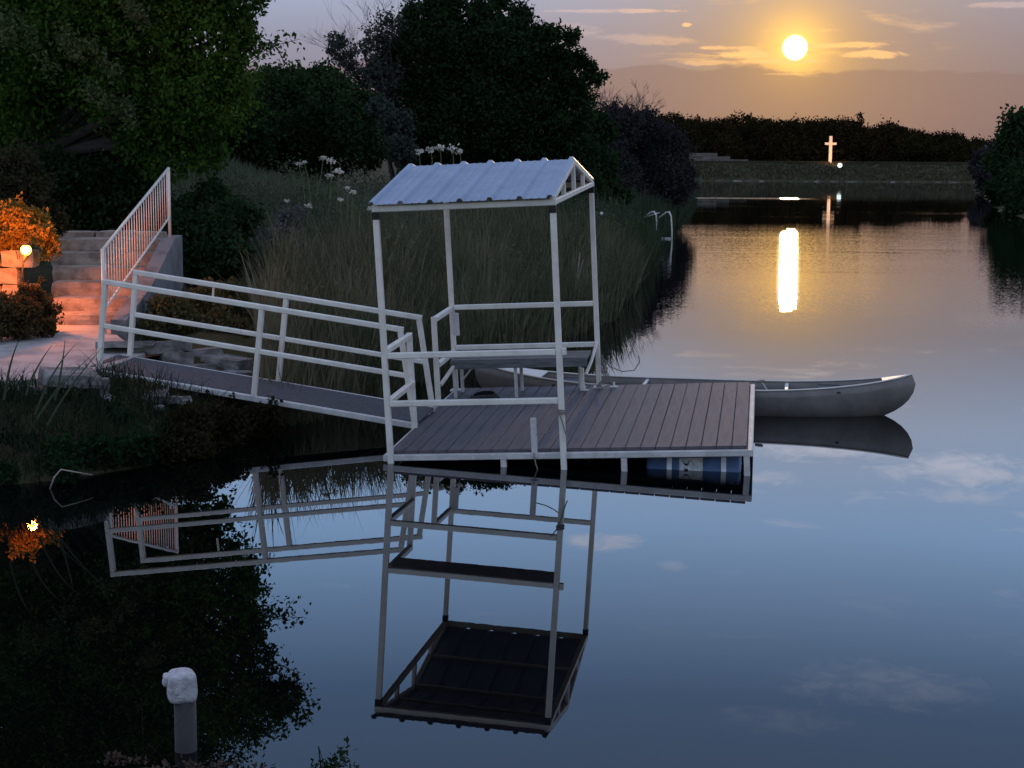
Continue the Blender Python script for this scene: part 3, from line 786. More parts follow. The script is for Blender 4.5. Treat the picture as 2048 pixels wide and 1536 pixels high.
ld = bpy.data.lights.new('lantern_light', 'POINT'); ld.energy = 120; ld.color = (1, .21, .02); ld.shadow_soft_size = .06
lo = bpy.data.objects.new('lantern_light', ld); COL.objects.link(lo); lo.location = lp + Vector((0.0, -.14, .02)); tag(lo, kind='helper')

# rocks round the landing
rk = [  # px, py, Y, full sizes, turn, boxy, label
    (255, 689, 17.0, (.62, .5, .07), .1, 1, 'flat white slab on the walkway just behind the gangway posts'),
    (325, 696, 17.1, (.52, .5, .13), -.1, 1, 'broad flat pale slab with a broken end behind the gangway'),
    (352, 716, 16.95, (.30, .3, .12), .5, 1, 'pale broken rock directly under the end of the flat slab'),
    (405, 714, 17.4, (.42, .4, .18), .3, 1, 'grey limestone rock behind the gangway right of the flat slabs'),
    (455, 727, 17.2, (.46, .4, .15), -.3, 1, 'wide grey rock nearest the middle gangway posts'),
    (395, 738, 16.95, (.40, .3, .10), .15, 1, 'low grey rock touching the far edge of the gangway'),
    (480, 752, 16.8, (.26, .3, .10), .6, 1, 'small grey rock at the far gangway edge by the dark water'),
    (140, 755, 14.75, (.50, .42, .12), .5, 1, 'large tilted pale slab at the end of the walkway'),
    (190, 775, 14.95, (.26, .28, .17), .2, 1, 'squarish grey rock under the upper end of the gangway'),
    (212, 800, 14.75, (.11, .13, .08), 0, 0, 'rounded rock below the squarish one under the gangway'),
    (90, 782, 14.7, (.24, .24, .08), -.4, 1, 'small pale stone at the left end of the rock edging'),
    (308, 795, 15.35, (.30, .3, .10), .2, 1, 'pale rock half hidden below the near gangway chord'),
    (350, 800, 15.25, (.26, .2, .07), -.7, 1, 'slanting pale stone right of the rock below the gangway'),
    (318, 816, 15.0, (.08, .1, .04), 0, 0, 'smallest stone low on the bank below the gangway'),
]
for k, (px, py, Y, sz, rz, bx_, lb) in enumerate(rk):
    c = at(px, py, Y)
    if bx_:
        o_ = block(c, sz, rz, 300 + k, 'rock', rockm, None); o_.rotation_euler = (random.uniform(-.12, .12), random.uniform(-.14, .14), rz)
    else: o_ = rock('rock', c, sz, 300 + k)
    tag(o_, lb, 'rock', 'rocks around the gangway landing')

# post with white lumpy top at the near bank
c = onz(372, 1500, .0)
post = thing('mooring_stake', 'short dark post with a lumpy white top in the near water', 'post', (c.x, c.y, -.1))
MB().tube([(0, 0, -.4), (0, 0, .36)], [.052, .050], 14).build('pipe', pipem, post, True)
o_ = block((-.012, 0, .405), (.128, .125, .148), .3, 12, 'white_cap', capm, post)
o2 = block((-.066, -.01, .440), (.06, .07, .05), .2, 14, 'cap_knob', capm, post)
for q_ in (o_, o2):
    q_.data.polygons.foreach_set('use_smooth', [True] * len(q_.data.polygons))
    sd_ = q_.modifiers.new('soft', 'SUBSURF'); sd_.levels = 1; sd_.render_levels = 1

# bent pale twig near the left waterline
c = at(100, 978, 12.95)
mb = MB(); mb.tube([tuple(at(100, 978, 12.9)), tuple(at(108, 955, 12.9)), tuple(at(122, 939, 12.92)), tuple(at(150, 944, 12.95)), tuple(at(185, 950, 13.0))], [.009, .008, .007, .006, .004], 6)
tag(mb.build('twig', palewood, None, True), 'bent pale twig sticking out of the water at the left bank', 'twig')
# pond ladder
lad = thing('pond_ladder', 'small metal swim ladder at the far left bank behind the reeds', 'ladder', (4.9, 56.3, 0))
for dx_, dy_ in ((0, 0), (.50, -.25)):
    MB().tube([(-.28 + dx_, .3 + dy_, .72), (-.05 + dx_, .1 + dy_, .92), (.04 + dx_, dy_, .93), (.10 + dx_, dy_ - .05, .80), (.14 + dx_, dy_ - .06, .3), (.15 + dx_, dy_ - .06, -.5)], .028, 8).build('hand_rail', paint, lad, True)
for zz in (.02, -.25): MB().tube([(.15, -.06, zz), (.65, -.31, zz)], .022, 8).build('rung', paint, lad, True)
MB().tube([(-.28, .3, .72), (.22, .05, .90)], .02, 8).build('cross_bar', paint, lad, True)

# ------------------------------------------------------------------ cross on the dam
cb = at(1660, 323, 232); zc0 = hz(cb.x, 232)
cr = thing('cross', 'tall lit white cross standing on the far dam', 'cross', (cb.x, 232, zc0))
MB().box((-.21, -.15, -.3), (.21, .15, 6.37 - zc0)).build('upright', crossm, cr)
MB().box((-.82, -.14, 5.12 - zc0), (-.212, .14, 5.45 - zc0)).build('arm', crossm, cr)
MB().box((.212, -.14, 5.12 - zc0), (.82, .14, 5.45 - zc0)).build('arm', crossm, cr)
fl = thing('flood_lamp', 'bright round flood lamp on the ground at the foot of the cross', 'lamp', (cb.x + .75, 228.6, hz(cb.x + .75, 228.6)))
bm = bmesh.new(); bmesh.ops.create_uvsphere(bm, u_segments=14, v_segments=10, radius=.33); me = bpy.data.meshes.new('lamp_lens'); bm.to_mesh(me); bm.free(); me.materials.append(lensm)
share('lamp_lens', me, fl, (0, 0, .38)); MB().box((-.3, .1, 0), (.3, .5, .12)).build('lamp_housing', darkmetal, fl)
sp = bpy.data.lights.new('cross_light', 'SPOT'); sp.energy = 1700; sp.color = (1, .42, .10); sp.spot_size = rad(70); sp.shadow_soft_size = .2; sp.spot_blend = .5
so2 = bpy.data.objects.new('cross_light', sp); COL.objects.link(so2); so2.location = (cb.x + .2, 226.6, zc0 + .6)
so2.rotation_euler = (Vector((cb.x, 232, zc0 + 1.9)) - so2.location).to_track_quat('-Z', 'Y').to_euler(); tag(so2, kind='helper')
# stone ledges by the dam and pale stones along its waterline
led = thing('stone_ledges', 'low grey stone ledges at the left end of the dam', 'stonework', (29, 240, 2.4))
for k, (px0, px1, py0, py1) in enumerate([(1386, 1438, 306, 312), (1384, 1464, 313, 318), (1386, 1500, 319, 322)]):
    a_ = at(px0, py1, 238 - k * 2); b_ = at(px1, py0, 238 - k * 2)
    MB().box((a_.x - 29, -k * 2, a_.z - 2.4), (b_.x - 29, 3 - k * 2, b_.z - 2.4)).build('ledge', ledgem, led)
STL = ['pale waterline stone furthest left, beside the purple-brown shrub'] + ['pale waterline stone, %s from the left end of the dam' % q for q in ('second', 'third', 'fourth', 'fifth')] + ['pale waterline stone just left of the sun reflection', 'pale waterline stone directly above the sun reflection', 'pale waterline stone just right of the sun reflection']
STL += ['pale waterline stone left of the cross', 'pale waterline stone below the flood lamp', 'first pale waterline stone right of the cross', 'second pale waterline stone right of the cross', 'third pale waterline stone right of the cross', 'fourth pale waterline stone from the right end of the dam', 'third pale waterline stone from the right end of the dam', 'second pale waterline stone from the right end of the dam', 'pale waterline stone furthest right, by the right bank bushes']
r = random.Random(5)
for k in range(17):
    px = 1400 + k * 32 + r.uniform(-13, 13)
    c = onz(px, 361.5, .04)
    i_ = int(np.argmin(np.abs(SH[:, 0] - c.x)))
    c = Vector((c.x, 221.5 + r.uniform(-.4, .4) + 1.2 * math.sin(k), .02))
    o_ = rock('shore_stone', c, (r.uniform(.4, 1.5), .5, r.uniform(.06, .12)), 400 + k, ledgem)
    tag(o_, STL[k], 'stone', 'pale stones along the dam waterline')
# fence post at the right end of the dam
o_ = MB().bar((66.5, 228, 2.0), (66.5, 228, 5.2), .22).build('fence_post', palewood); tag(o_, 'thin pole at the right end of the dam before the trees', 'pole')
# ------------------------------------------------------------------ vegetation
lf_near = leafmat('leaf_fresh_green', (.034, .080, .015), (.060, .122, .022), (.09, .15, .035), .9)
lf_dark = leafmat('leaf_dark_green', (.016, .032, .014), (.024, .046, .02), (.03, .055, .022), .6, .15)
lf_mid = leafmat('leaf_mid_green', (.025, .05, .02), (.04, .07, .028), (.05, .085, .03), .5, .2)
lf_pale = leafmat('leaf_pale_grey', (.045, .055, .046), (.065, .075, .065), (.09, .10, .085), 1.5, .3)
lf_purp = leafmat('leaf_dull_brown', (.034, .031, .034), (.045, .04, .042), (.055, .05, .05), .5, .15)
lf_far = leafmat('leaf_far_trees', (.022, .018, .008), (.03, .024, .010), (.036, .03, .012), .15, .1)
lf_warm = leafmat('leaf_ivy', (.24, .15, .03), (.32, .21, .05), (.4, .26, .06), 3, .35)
lf_shrub = leafmat('leaf_bank_shrub', (.010, .026, .012), (.017, .040, .019), (.03, .06, .03), 2.0, .2)
reedm = leafmat('reed_blades', (.066, .080, .042), (.135, .134, .085), (.21, .20, .145), .8, .25)
reedpale = leafmat('reed_dry_stalks', (.15, .135, .09), (.2, .18, .125), (.25, .225, .16), 1.2, .2)
grassm = leafmat('meadow_grass', (.080, .105, .065), (.135, .155, .105), (.18, .19, .135), .35, .25)
bladem = leafmat('dark_waterside_blades', (.035, .055, .03), (.055, .075, .045), (.09, .10, .07), 1.2, .2)

# the big overhanging tree at the left
Bs = [blob(60, 60, 25, 190), blob(250, 70, 24.5, 170), blob(400, 60, 24, 105), blob(400, 190, 24, 105), blob(300, 200, 24.5, 130), blob(120, 210, 25.5, 150), blob(455, 160, 24, 48),
      blob(330, 300, 24.5, 75), blob(400, 300, 24.5, 55), blob(470, 60, 24, 42), blob(250, 330, 25.5, 75), blob(20, 320, 26, 100), blob(230, -120, 25, 230), blob(390, -60, 24, 140), blob(540, -95, 24, 52), blob(470, -110, 24, 80),
      blob(200, -330, 25, 230), blob(20, -180, 26, 300), blob(100, -500, 26, 260)]
tr = tree('overhanging_tree', 'large fresh green tree overhanging the steps at the top left', 'tree', Bs, 190000, .085, lf_near, (-8.3, 25.5, 1.6), .22, 11, over=.1, sprig=260, slen=.5, sub=60, sig=.12, inner=.5)
# sprays of twigs reaching out at its right edge
P = []; r = random.Random(4); bz = Vector((-8.3, 25.5, 1.6))
for (x0, y0, x1, y1, n_) in [(450, 60, 512, 8, 60), (440, 40, 500, 38, 60), (450, 110, 560, 75, 90), (470, 90, 555, 97, 70), (520, 85, 600, 78, 36), (440, 150, 545, 98, 60), (440, 170, 500, 150, 80), (430, 220, 515, 178, 80), (470, 130, 522, 105, 40), (555, 97, 575, 128, 14),
                             (520, -70, 600, -62, 50), (520, -100, 610, -118, 50), (480, -40, 560, -30, 60), (470, -160, 545, -175, 60), (440, 250, 505, 235, 60), (420, 300, 480, 290, 50)]:
    a_ = at(x0, y0, 24); b_ = at(x1, y1, 24 + r.uniform(-.6, .6)); mid = a_.lerp(b_, .5) + Vector((0, 0, -.05))
    MB().tube([tuple(a_ - bz), tuple(mid - bz), tuple(b_ - bz)], [.009, .006, .003], 5).build('twig', barkm, tr)
    for k in range(n_):
        f = r.uniform(0, 1); q = a_.lerp(b_, f) - bz
        P.append((q.x + r.gauss(0, .055), q.y + r.gauss(0, .15), q.z + r.gauss(0, .06)))
leaves('leaf_spray', np.array(P), .09, lf_near, tr, 3)
# pale hanging shoots at the upper left
P = []; bz = Vector((-8.3, 25.5, 1.6))
for (x0, y0, x1, y1) in [(20, 20, 110, 150), (0, 40, 25, 90), (120, 60, 155, 120), (255, 10, 285, 40), (165, 75, 235, 150), (170, 170, 220, 210), (235, 200, 262, 240)]:
    a_ = at(x0, y0, 23.4); b_ = at(x1, y1, 23.2)
    for k in range(260):
        f = random.random(); q = a_.lerp(b_, f) - bz; P.append((q.x + random.gauss(0, .07), q.y + random.gauss(0, .08), q.z + random.gauss(0, .07)))
leaves('hanging_shoots', np.array(P), .075, leafmat('leaf_pale_shoots', (.06, .085, .035), (.085, .11, .045), None, 2), tr, 5)

# dark woodland edge behind the bank: single trees
def t2(name, lb, blobs, N, leaf, m, bx, bY, tr_, seed, cat='tree', **kw):
    b = at(bx, 330, bY); return tree(name, lb, cat, blobs, N, leaf, m, (b.x, bY, hz(b.x, bY)), tr_, seed, **kw)
t2('broadleaf_tree', 'broad dark tree with a domed top, just right of the overhanging tree',
   [blob(600, 215, 46, 85), blob(560, 195, 46, 60), blob(640, 180, 46.5, 52), blob(600, 300, 46, 90), blob(520, 280, 45, 80), blob(690, 230, 47, 60), blob(725, 240, 47, 55)], 62000, .15, lf_mid, 610, 46, .2, 21, sprig=120, slen=.4, sub=50, sig=.15)
t2('broadleaf_tree', 'dark rounded tree in the shade between the dome-topped tree and the steps',
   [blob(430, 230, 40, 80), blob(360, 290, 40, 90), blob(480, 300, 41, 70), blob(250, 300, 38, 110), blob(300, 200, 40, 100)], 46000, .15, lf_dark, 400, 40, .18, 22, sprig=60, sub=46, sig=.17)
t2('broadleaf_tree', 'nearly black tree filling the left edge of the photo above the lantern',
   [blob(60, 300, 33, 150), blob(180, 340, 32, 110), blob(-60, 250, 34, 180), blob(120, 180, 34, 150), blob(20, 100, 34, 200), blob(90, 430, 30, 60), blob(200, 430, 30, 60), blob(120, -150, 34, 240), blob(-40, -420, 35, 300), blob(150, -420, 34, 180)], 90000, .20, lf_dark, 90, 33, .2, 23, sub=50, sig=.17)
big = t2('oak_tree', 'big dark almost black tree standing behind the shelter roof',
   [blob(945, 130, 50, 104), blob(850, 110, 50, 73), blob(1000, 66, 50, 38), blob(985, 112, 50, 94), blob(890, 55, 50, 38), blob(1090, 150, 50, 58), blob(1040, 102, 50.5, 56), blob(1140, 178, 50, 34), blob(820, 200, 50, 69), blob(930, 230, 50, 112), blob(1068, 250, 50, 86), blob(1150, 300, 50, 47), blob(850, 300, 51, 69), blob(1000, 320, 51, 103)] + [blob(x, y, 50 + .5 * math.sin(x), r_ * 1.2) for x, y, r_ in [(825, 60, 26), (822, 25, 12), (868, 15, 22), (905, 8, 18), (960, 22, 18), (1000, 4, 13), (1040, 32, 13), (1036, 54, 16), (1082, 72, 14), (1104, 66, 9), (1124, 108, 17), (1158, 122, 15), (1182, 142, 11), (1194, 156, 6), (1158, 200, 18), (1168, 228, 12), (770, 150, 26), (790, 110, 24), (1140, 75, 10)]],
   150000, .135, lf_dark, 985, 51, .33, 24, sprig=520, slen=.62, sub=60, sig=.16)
t2('feathery_tree', 'thin pale feathery tree leaning out left of the big dark tree',
   [blob(750, 100, 49, 38), blob(715, 150, 49, 34), blob(775, 60, 49, 28), blob(760, 160, 49, 45), blob(690, 115, 49, 16), blob(670, 85, 49, 12)], 3000, .11, lf_pale, 800, 49, .08, 25, sprig=110, slen=.9, sub=26, sig=.16, inner=.3)
t2('round_shrub', 'black rounded bush below the dome-topped tree on the meadow edge',
   [blob(640, 270, 42, 60), blob(600, 290, 42, 60), blob(680, 290, 42, 55), blob(560, 300, 42, 45), blob(730, 300, 42, 40)], 38000, .13, lf_dark, 640, 42, .1, 26, sprig=60, cat='bush', sub=40, sig=.2)
t2('grey_shrub', 'grey-green hazy shrub between the black bush and the big tree',
   [blob(795, 250, 44, 30), blob(800, 300, 43, 30), blob(760, 215, 45, 25)], 5200, .13, leafmat('leaf_grey_green', (.045, .06, .05), (.06, .08, .065), None, 1), 795, 43.5, .06, 27, cat='bush', sub=22, sig=.22)
t2('willow_shrub', 'large dull purple-brown rounded shrub mass on the left bank beyond the dock',
   [blob(1270, 270, 72, 60), blob(1225, 260, 70, 55), blob(1315, 300, 73, 58), blob(1300, 360, 72, 75), blob(1215, 340, 69, 60), blob(1350, 360, 74, 40), blob(1240, 390, 68, 55)], 80000, .14, lf_purp, 1270, 72, .2, 28, sprig=160, slen=.35, cat='bush', sub=60, sig=.17)
t2('willow_shrub', 'narrow dark shrub squeezed between the big tree and the purple-brown shrub',
   [blob(1190, 260, 62, 36), blob(1185, 330, 60, 45), blob(1210, 400, 58, 40), blob(1160, 380, 56, 40)], 22000, .18, lf_dark, 1180, 60, .12, 29, sprig=50, cat='bush', sub=36, sig=.2)
# bare twiggy tree showing above the purple-brown shrub
bt_b = at(1235, 300, 74); bt = thing('bare_tree', 'leafless twiggy crown rising above the purple-brown shrub', 'tree', (bt_b.x, 74, hz(bt_b.x, 74)))
mbt = MB(); r = random.Random(9)
def twig(p, dirv, L, rad_, depth):
    q = p + dirv * L
    mbt.tube([tuple(p), tuple(p.lerp(q, .5) + Vector((r.uniform(-.05, .05), 0, r.uniform(-.03, .05))) * L), tuple(q)], [rad_, rad_ * .8, rad_ * .55], 4, False)
    if depth:
        for k in range(3 if depth > 1 else 4):
            nd = (dirv + Vector((r.uniform(-.75, .75), r.uniform(-.5, .5), r.uniform(-.15, .5)))).normalized()
            twig(p.lerp(q, r.uniform(.55, 1)), nd, L * r.uniform(.5, .75), rad_ * .55, depth - 1)
top_z = at(1240, 172, 74).z
twig(Vector((0, 0, 0)), Vector((0, 0, 1)), (top_z - bt.location.z) * .42, .10, 0)
for k in range(7):
    an = k * .9; twig(Vector((0, 0, (top_z - bt.location.z) * .42)), Vector((math.cos(an) * .6, math.sin(an) * .4, .8)).normalized(), (top_z - bt.location.z) * .30, .05, 4)
o_ = mbt.build('branches', mat('grey_twigs', (.10, .085, .085), .9), bt)
# same kind of bare branches poking out of the feathery tree
mbt = MB(); fb = at(800, 330, 49); ft = Vector((fb.x, 49, hz(fb.x, 49)))
for (x, y) in ((655, 70), (690, 95), (668, 120), (735, 45), (770, 30)):
    e_ = at(x, y, 49); s0 = at(770 if x < 1000 else 1130, 200, 49)
    twig(s0, (e_ - s0).normalized(), (e_ - s0).length * .72, .02, 3)
tag(mbt.build('bare_branches', bpy.data.materials['grey_twigs']), 'bare grey branches sticking out on the left of the big dark tree', 'branches')

# far tree line behind the dam
tops = [(1340, 225, 44), (1385, 232, 40), (1432, 238, 40), (1478, 226, 46), (1524, 236, 42), (1566, 240, 40), (1608, 238, 42), (1655, 236, 44), (1696, 238, 46), (1738, 254, 40), (1782, 246, 44), (1822, 258, 40), (1862, 266, 38), (1900, 266, 40), (1940, 276, 40), (1980, 280, 40), (2025, 274, 45)]
where = ['first tree from the left in the far treeline, beside the purple-brown shrub', 'second tree from the left in the far treeline, above the stone ledges', 'third tree from the left in the far treeline, right of the stone ledges',
         'tallest lump in the left half of the far treeline', 'tree in the far treeline just left of straight below the sun', 'tree in the far treeline directly below the sun', 'second tree left of the cross in the far treeline', 'tree in the far treeline directly behind the cross',
         'tree with a pointed twig top just right of the cross', 'low tree in the dip of the far treeline right of the cross', 'rounded tree with a small knob on top, right of the dip', 'tree right of the knob-topped one in the far treeline',
         'fifth tree from the right end of the far treeline', 'fourth tree from the right end of the far treeline', 'third tree from the right end of the far treeline', 'second tree from the right end, behind the thin pole', 'last tree of the far treeline at the right edge']
for k, ((px, py, rr), lb) in enumerate(zip(tops, where)):
    Y = 268 + 12 * math.sin(k * 2.3); hh = 322 + (px - 1024) * .0065 - py
    c = at(px, py, Y); bl = [blob(px, py + rr * .62, Y, rr * .70), blob(px - rr * .5, py + hh * .55, Y - 2, rr * .72, rz=hh * .5), blob(px + rr * .5, py + hh * .6, Y - 2, rr * .7, rz=hh * .45), blob(px, py + hh * .7, Y - 4, rr * .95, rz=hh * .42), blob(px + rr * .35, py + rr * .45, Y, rr * .4), blob(px - rr * .4, py + rr * .5, Y, rr * .38)]
    if k == 8: bl.append(blob(px + 24, py + 2, Y, 7, rz=16))
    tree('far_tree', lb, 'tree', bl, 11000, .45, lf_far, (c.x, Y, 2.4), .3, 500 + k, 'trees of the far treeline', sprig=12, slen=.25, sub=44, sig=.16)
# understorey closing the treeline at ground level
P = []; rr_ = np.random.default_rng(3)
a_ = at(1330, 322, 262); b_ = at(2060, 322, 262); N = 9000
P = np.stack([rr_.uniform(a_.x, b_.x, N), rr_.uniform(255, 266, N), 2.3 + 2.9 * rr_.uniform(0, 1, N) ** 1.3], 1)
tag(leaves('undergrowth', P, .9, lf_far, None, 4), 'dark undergrowth along the foot of the far treeline', 'undergrowth', kind='stuff')

# right bank
def bankbush(lb, blobs, N, leaf, bx, bY, seed, m=lf_purp, cat='bush', name='bank_bush'):
    b = at(bx, 330, bY); return tree(name, lb, cat, blobs, N, leaf, m, (b.x, bY, hz(b.x, bY)), .12, seed, sprig=50, sub=40, sig=.18)
bankbush('tall dark bush at the right edge of the photo, highest on that bank', [blob(2050, 290, 100, 50, rz=70), blob(2060, 255, 100, 30), blob(2020, 330, 100, 40), blob(2050, 370, 98, 55), blob(2010, 385, 99, 34)], 30000, .30, 2050, 100, 61, lf_dark)
bankbush('low dark bush where the right bank meets the dam', [blob(1975, 330, 150, 32), blob(2000, 320, 148, 36), blob(1985, 355, 145, 34), blob(2030, 340, 140, 50)], 16000, .35, 2000, 148, 62)
bankbush('spreading dark bush by the water at the right edge of the photo', [blob(2075, 400, 85, 55), blob(2040, 420, 84, 26), blob(2110, 380, 86, 80), blob(2150, 300, 86, 90)], 26000, .26, 2080, 88, 63, lf_dark)

# shrubs close by
def shrub(lb, blobs, N, leaf, m, seed, cat='shrub', name='shrub', base=None, sprig=36):
    c = Vector(blobs[0][0]); z = hz(c.x, c.y)
    return tree(name, lb, cat, blobs, N, leaf, m, base or (c.x, c.y, z), .008 if sprig else .002, seed, sprig=sprig, slen=.45, sub=30, sig=.2, inner=.5)
shrub('dark green hedge-like shrub right of the handrail and grey wall', [blob(400, 470, 23, 62), blob(440, 510, 22.5, 55), blob(370, 520, 22.5, 40), blob(460, 440, 24, 50), blob(420, 420, 25, 60)], 16000, .085, lf_dark, 71)
shrub('pale grey bushy plant standing in front of the meadow', [blob(565, 480, 24, 34), blob(580, 440, 24.5, 24), blob(560, 510, 23.8, 26), blob(600, 500, 24, 26)], 3800, .06, leafmat('leaf_silver', (.10, .105, .10), (.135, .135, .13), None, 3), 72)
shrub('tall dark bush behind the top of the steps', [blob(160, 380, 25, 90), blob(240, 400, 25, 80), blob(90, 370, 24.5, 80), blob(290, 420, 26, 50), blob(200, 300, 26.5, 100)], 26000, .10, lf_dark, 73)
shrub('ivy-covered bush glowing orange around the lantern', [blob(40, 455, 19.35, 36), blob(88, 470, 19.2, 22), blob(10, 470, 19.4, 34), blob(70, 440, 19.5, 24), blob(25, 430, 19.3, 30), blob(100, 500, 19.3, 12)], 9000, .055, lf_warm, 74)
shrub('brown leafy bush above the glowing ivy at the left edge', [blob(30, 350, 21, 60), blob(60, 400, 20.5, 45), blob(0, 400, 20.5, 55), blob(110, 450, 20.4, 26)], 9000, .065, leafmat('leaf_brownish', (.03, .03, .016), (.045, .042, .022), None, 2), 75)
shrub('low dark bush between the lantern and the walkway', [blob(40, 620, 17.9, 42, .7, 26), blob(90, 625, 18.2, 20, .8), blob(0, 620, 17.6, 50, .7, 30), blob(60, 590, 18.3, 26), blob(40, 655, 17.7, 40, .7, 20), blob(90, 655, 17.9, 22, .7, 18), blob(-10, 655, 17.5, 40, .7, 20)], 11000, .05, leafmat('leaf_ruddy', (.055, .045, .02), (.08, .06, .03), None, 3), 76)
shrub('dark leafy shrub spilling down the bank at the lower left', [blob(50, 840, 14.6, 50), blob(130, 845, 14.5, 46), blob(215, 850, 14.5, 44), blob(30, 905, 13.6, 46), blob(120, 915, 13.5, 40), blob(200, 910, 13.7, 42), blob(10, 950, 13.1, 26), blob(130, 945, 13.1, 24), blob(270, 895, 13.8, 38)], 19000, .055, lf_shrub, 77)
shrub('low brown scrub on the bank beneath the gangway middle', [blob(380, 860, 14.6, 52), blob(450, 850, 15.0, 48), blob(520, 845, 15.5, 40), blob(330, 900, 14.1, 34), blob(400, 895, 14.3, 26)], 9500, .05, leafmat('leaf_brown_scrub', (.022, .020, .010), (.034, .028, .014), (.05, .04, .022), 2), 78)
shrub('olive clump growing behind the upper gangway rails', [blob(330, 620, 19, 36), blob(370, 640, 19, 30), blob(300, 650, 18.6, 24), blob(410, 600, 19.5, 34), blob(440, 650, 19.0, 36), blob(480, 670, 19.0, 32), blob(500, 620, 19.8, 36), blob(450, 590, 20.2, 36)], 10000, .055, leafmat('leaf_olive', (.085, .08, .035), (.11, .095, .045), None, 2), 79)
shrub('scraggy plant on the near bank in the bottom left corner', [blob(250, 1530, 6.9, 60, .5, 20), blob(360, 1545, 6.8, 80, .5, 20), blob(480, 1540, 6.85, 70, .5, 14)], 800, .028, leafmat('leaf_near_brown', (.07, .05, .04), (.10, .07, .055), None, 8), 80, sprig=0)
shrub('small dark sprig at the bottom edge right of the near post', [blob(650, 1535, 6.7, 34, .6, 20), blob(615, 1555, 6.7, 24, .6, 12)], 160, .03, lf_dark, 81, sprig=4, name='sprig', cat='plant')

# reeds along the left bank: a dense belt that nobody could count
seg = np.array(shore[16:28]); 
def along(N, seed, inset=(0, 2.6), i0=0, i1=None, wfun=None):
    r_ = np.random.default_rng(seed); s_ = seg[i0:i1]; L = np.hypot(*np.diff(s_, axis=0).T); cum = np.concatenate([[0], np.cumsum(L)])
    w = L.copy() if wfun is None else L * wfun
    k = r_.choice(len(L), N, p=w / w.sum()); t = r_.uniform(0, 1, N)
    p = s_[k] + (s_[k + 1] - s_[k]) * t[:, None]; dv = (s_[k + 1] - s_[k]) / L[k][:, None]; nrm_ = np.stack([-dv[:, 1], dv[:, 0]], 1)
    ins = r_.uniform(*inset, N); p = p + nrm_ * ins[:, None]
    return p, ins
def reeds(name, lb, N, seed, inset, hh, wd, m, i0, i1, lean, curl, wf=None):
    r_ = np.random.default_rng(seed + 50); p, ins = along(N, seed, inset, i0, i1, wf)
    ok_ = ~((p[:, 0] < -2.95 - .12 * (p[:, 1] - 19)) & (p[:, 1] < 26)) & ~((np.abs(p[:, 1] - 56) < 3.5) & (p[:, 0] > 3.6)); p = p[ok_]; N = len(p)
    B = np.stack([p[:, 0], p[:, 1], np.maximum(hgt(p[:, 0], p[:, 1]), -.25) - .02], 1)
    clump = .72 + .18 * np.sin(p[:, 0] * 2.1 + p[:, 1] * 1.3) * np.cos(p[:, 1] * .9 - p[:, 0] * 1.7) + .14 * np.sin(p[:, 0] * 5.3) * np.cos(p[:, 1] * 4.1)
    H = r_.uniform(hh[0], hh[1], N) * clump
    return tag(blades(name, B, H, r_.uniform(wd[0], wd[1], N), m, None, lean, curl, seed), lb, 'reeds', kind='stuff')
# i0..i1 index the shoreline points from the gangway (0) round to the ladder
reeds('reeds', 'dense belt of tall olive reeds behind the gangway and shelter', 24000, 1, (-.25, 3.2), (.75, 1.75), (.010, .026), reedm, 1, 8, .34, .45)
reeds('reeds', 'pale dry reed stalks among the green reeds behind the shelter', 1900, 2, (-.3, 2.6), (.7, 1.9), (.007, .014), reedpale, 1, 8, .5, .5, None)
reeds('reeds', 'dark reeds along the left bank toward the ladder', 16000, 3, (-.3, 3.5), (.9, 1.7), (.03, .06), bladem, 6, 12, .25, .4)
reeds('waterside_grass', 'rough grass growing up the bank behind the reeds', 22000, 4, (2.2, 7.5), (.5, 1.0), (.012, .03), grassm, 0, 9, .4, .5)
# broad-leaved weeds mixed through the reeds and grass
p_, ins_ = along(330, 31, (.3, 7.5), 0, 9); ok_ = ~((p_[:, 0] < -2.9 - .12 * (p_[:, 1] - 19)) & (p_[:, 1] < 26)); p_ = p_[ok_]
r_ = np.random.default_rng(32); hh_ = hgt(p_[:, 0], p_[:, 1]); k_ = r_.integers(0, len(p_), 30000); sp_ = r_.uniform(.12, .4, len(p_)); tp_ = r_.uniform(.3, 1.15, len(p_))
C_ = np.stack([p_[k_, 0], p_[k_, 1], hh_[k_] + tp_[k_] * r_.uniform(0, 1, len(k_)) ** .6], 1) + r_.normal(size=(len(k_), 3)) * (sp_[k_] * .7)[:, None] * np.array([1, 1, .45])
tag(leaves('weeds', C_, .075, leafmat('weed_leaves', (.060, .078, .045), (.11, .12, .08), (.17, .175, .13), .9), None, 33), 'broad-leaved weeds growing through the reeds behind the dock', 'weeds', kind='stuff')
# meadow slope
r_ = np.random.default_rng(12); N = 90000
mx_ = r_.uniform(-13, 6, N); my_ = 19.5 + 26 * r_.uniform(0, 1, N) ** .8
sd_ = sdist(mx_, my_); ok = (sd_ > 4.2) & ~((mx_ < -4.0) & (my_ < 23.0)); mx_, my_, sd_ = mx_[ok], my_[ok], sd_[ok]
hh = r_.uniform(.25, .75, len(mx_)) * (.7 + .3 * np.sin(mx_ * 1.1) * np.cos(my_ * .8))
tag(blades('meadow_grass', np.stack([mx_, my_, hgt(mx_, my_) - .02], 1), hh, r_.uniform(.012, .034, len(mx_)), grassm, None, .5, .6, 13), 'rough meadow grass covering the slope under the trees', 'grass', kind='stuff')
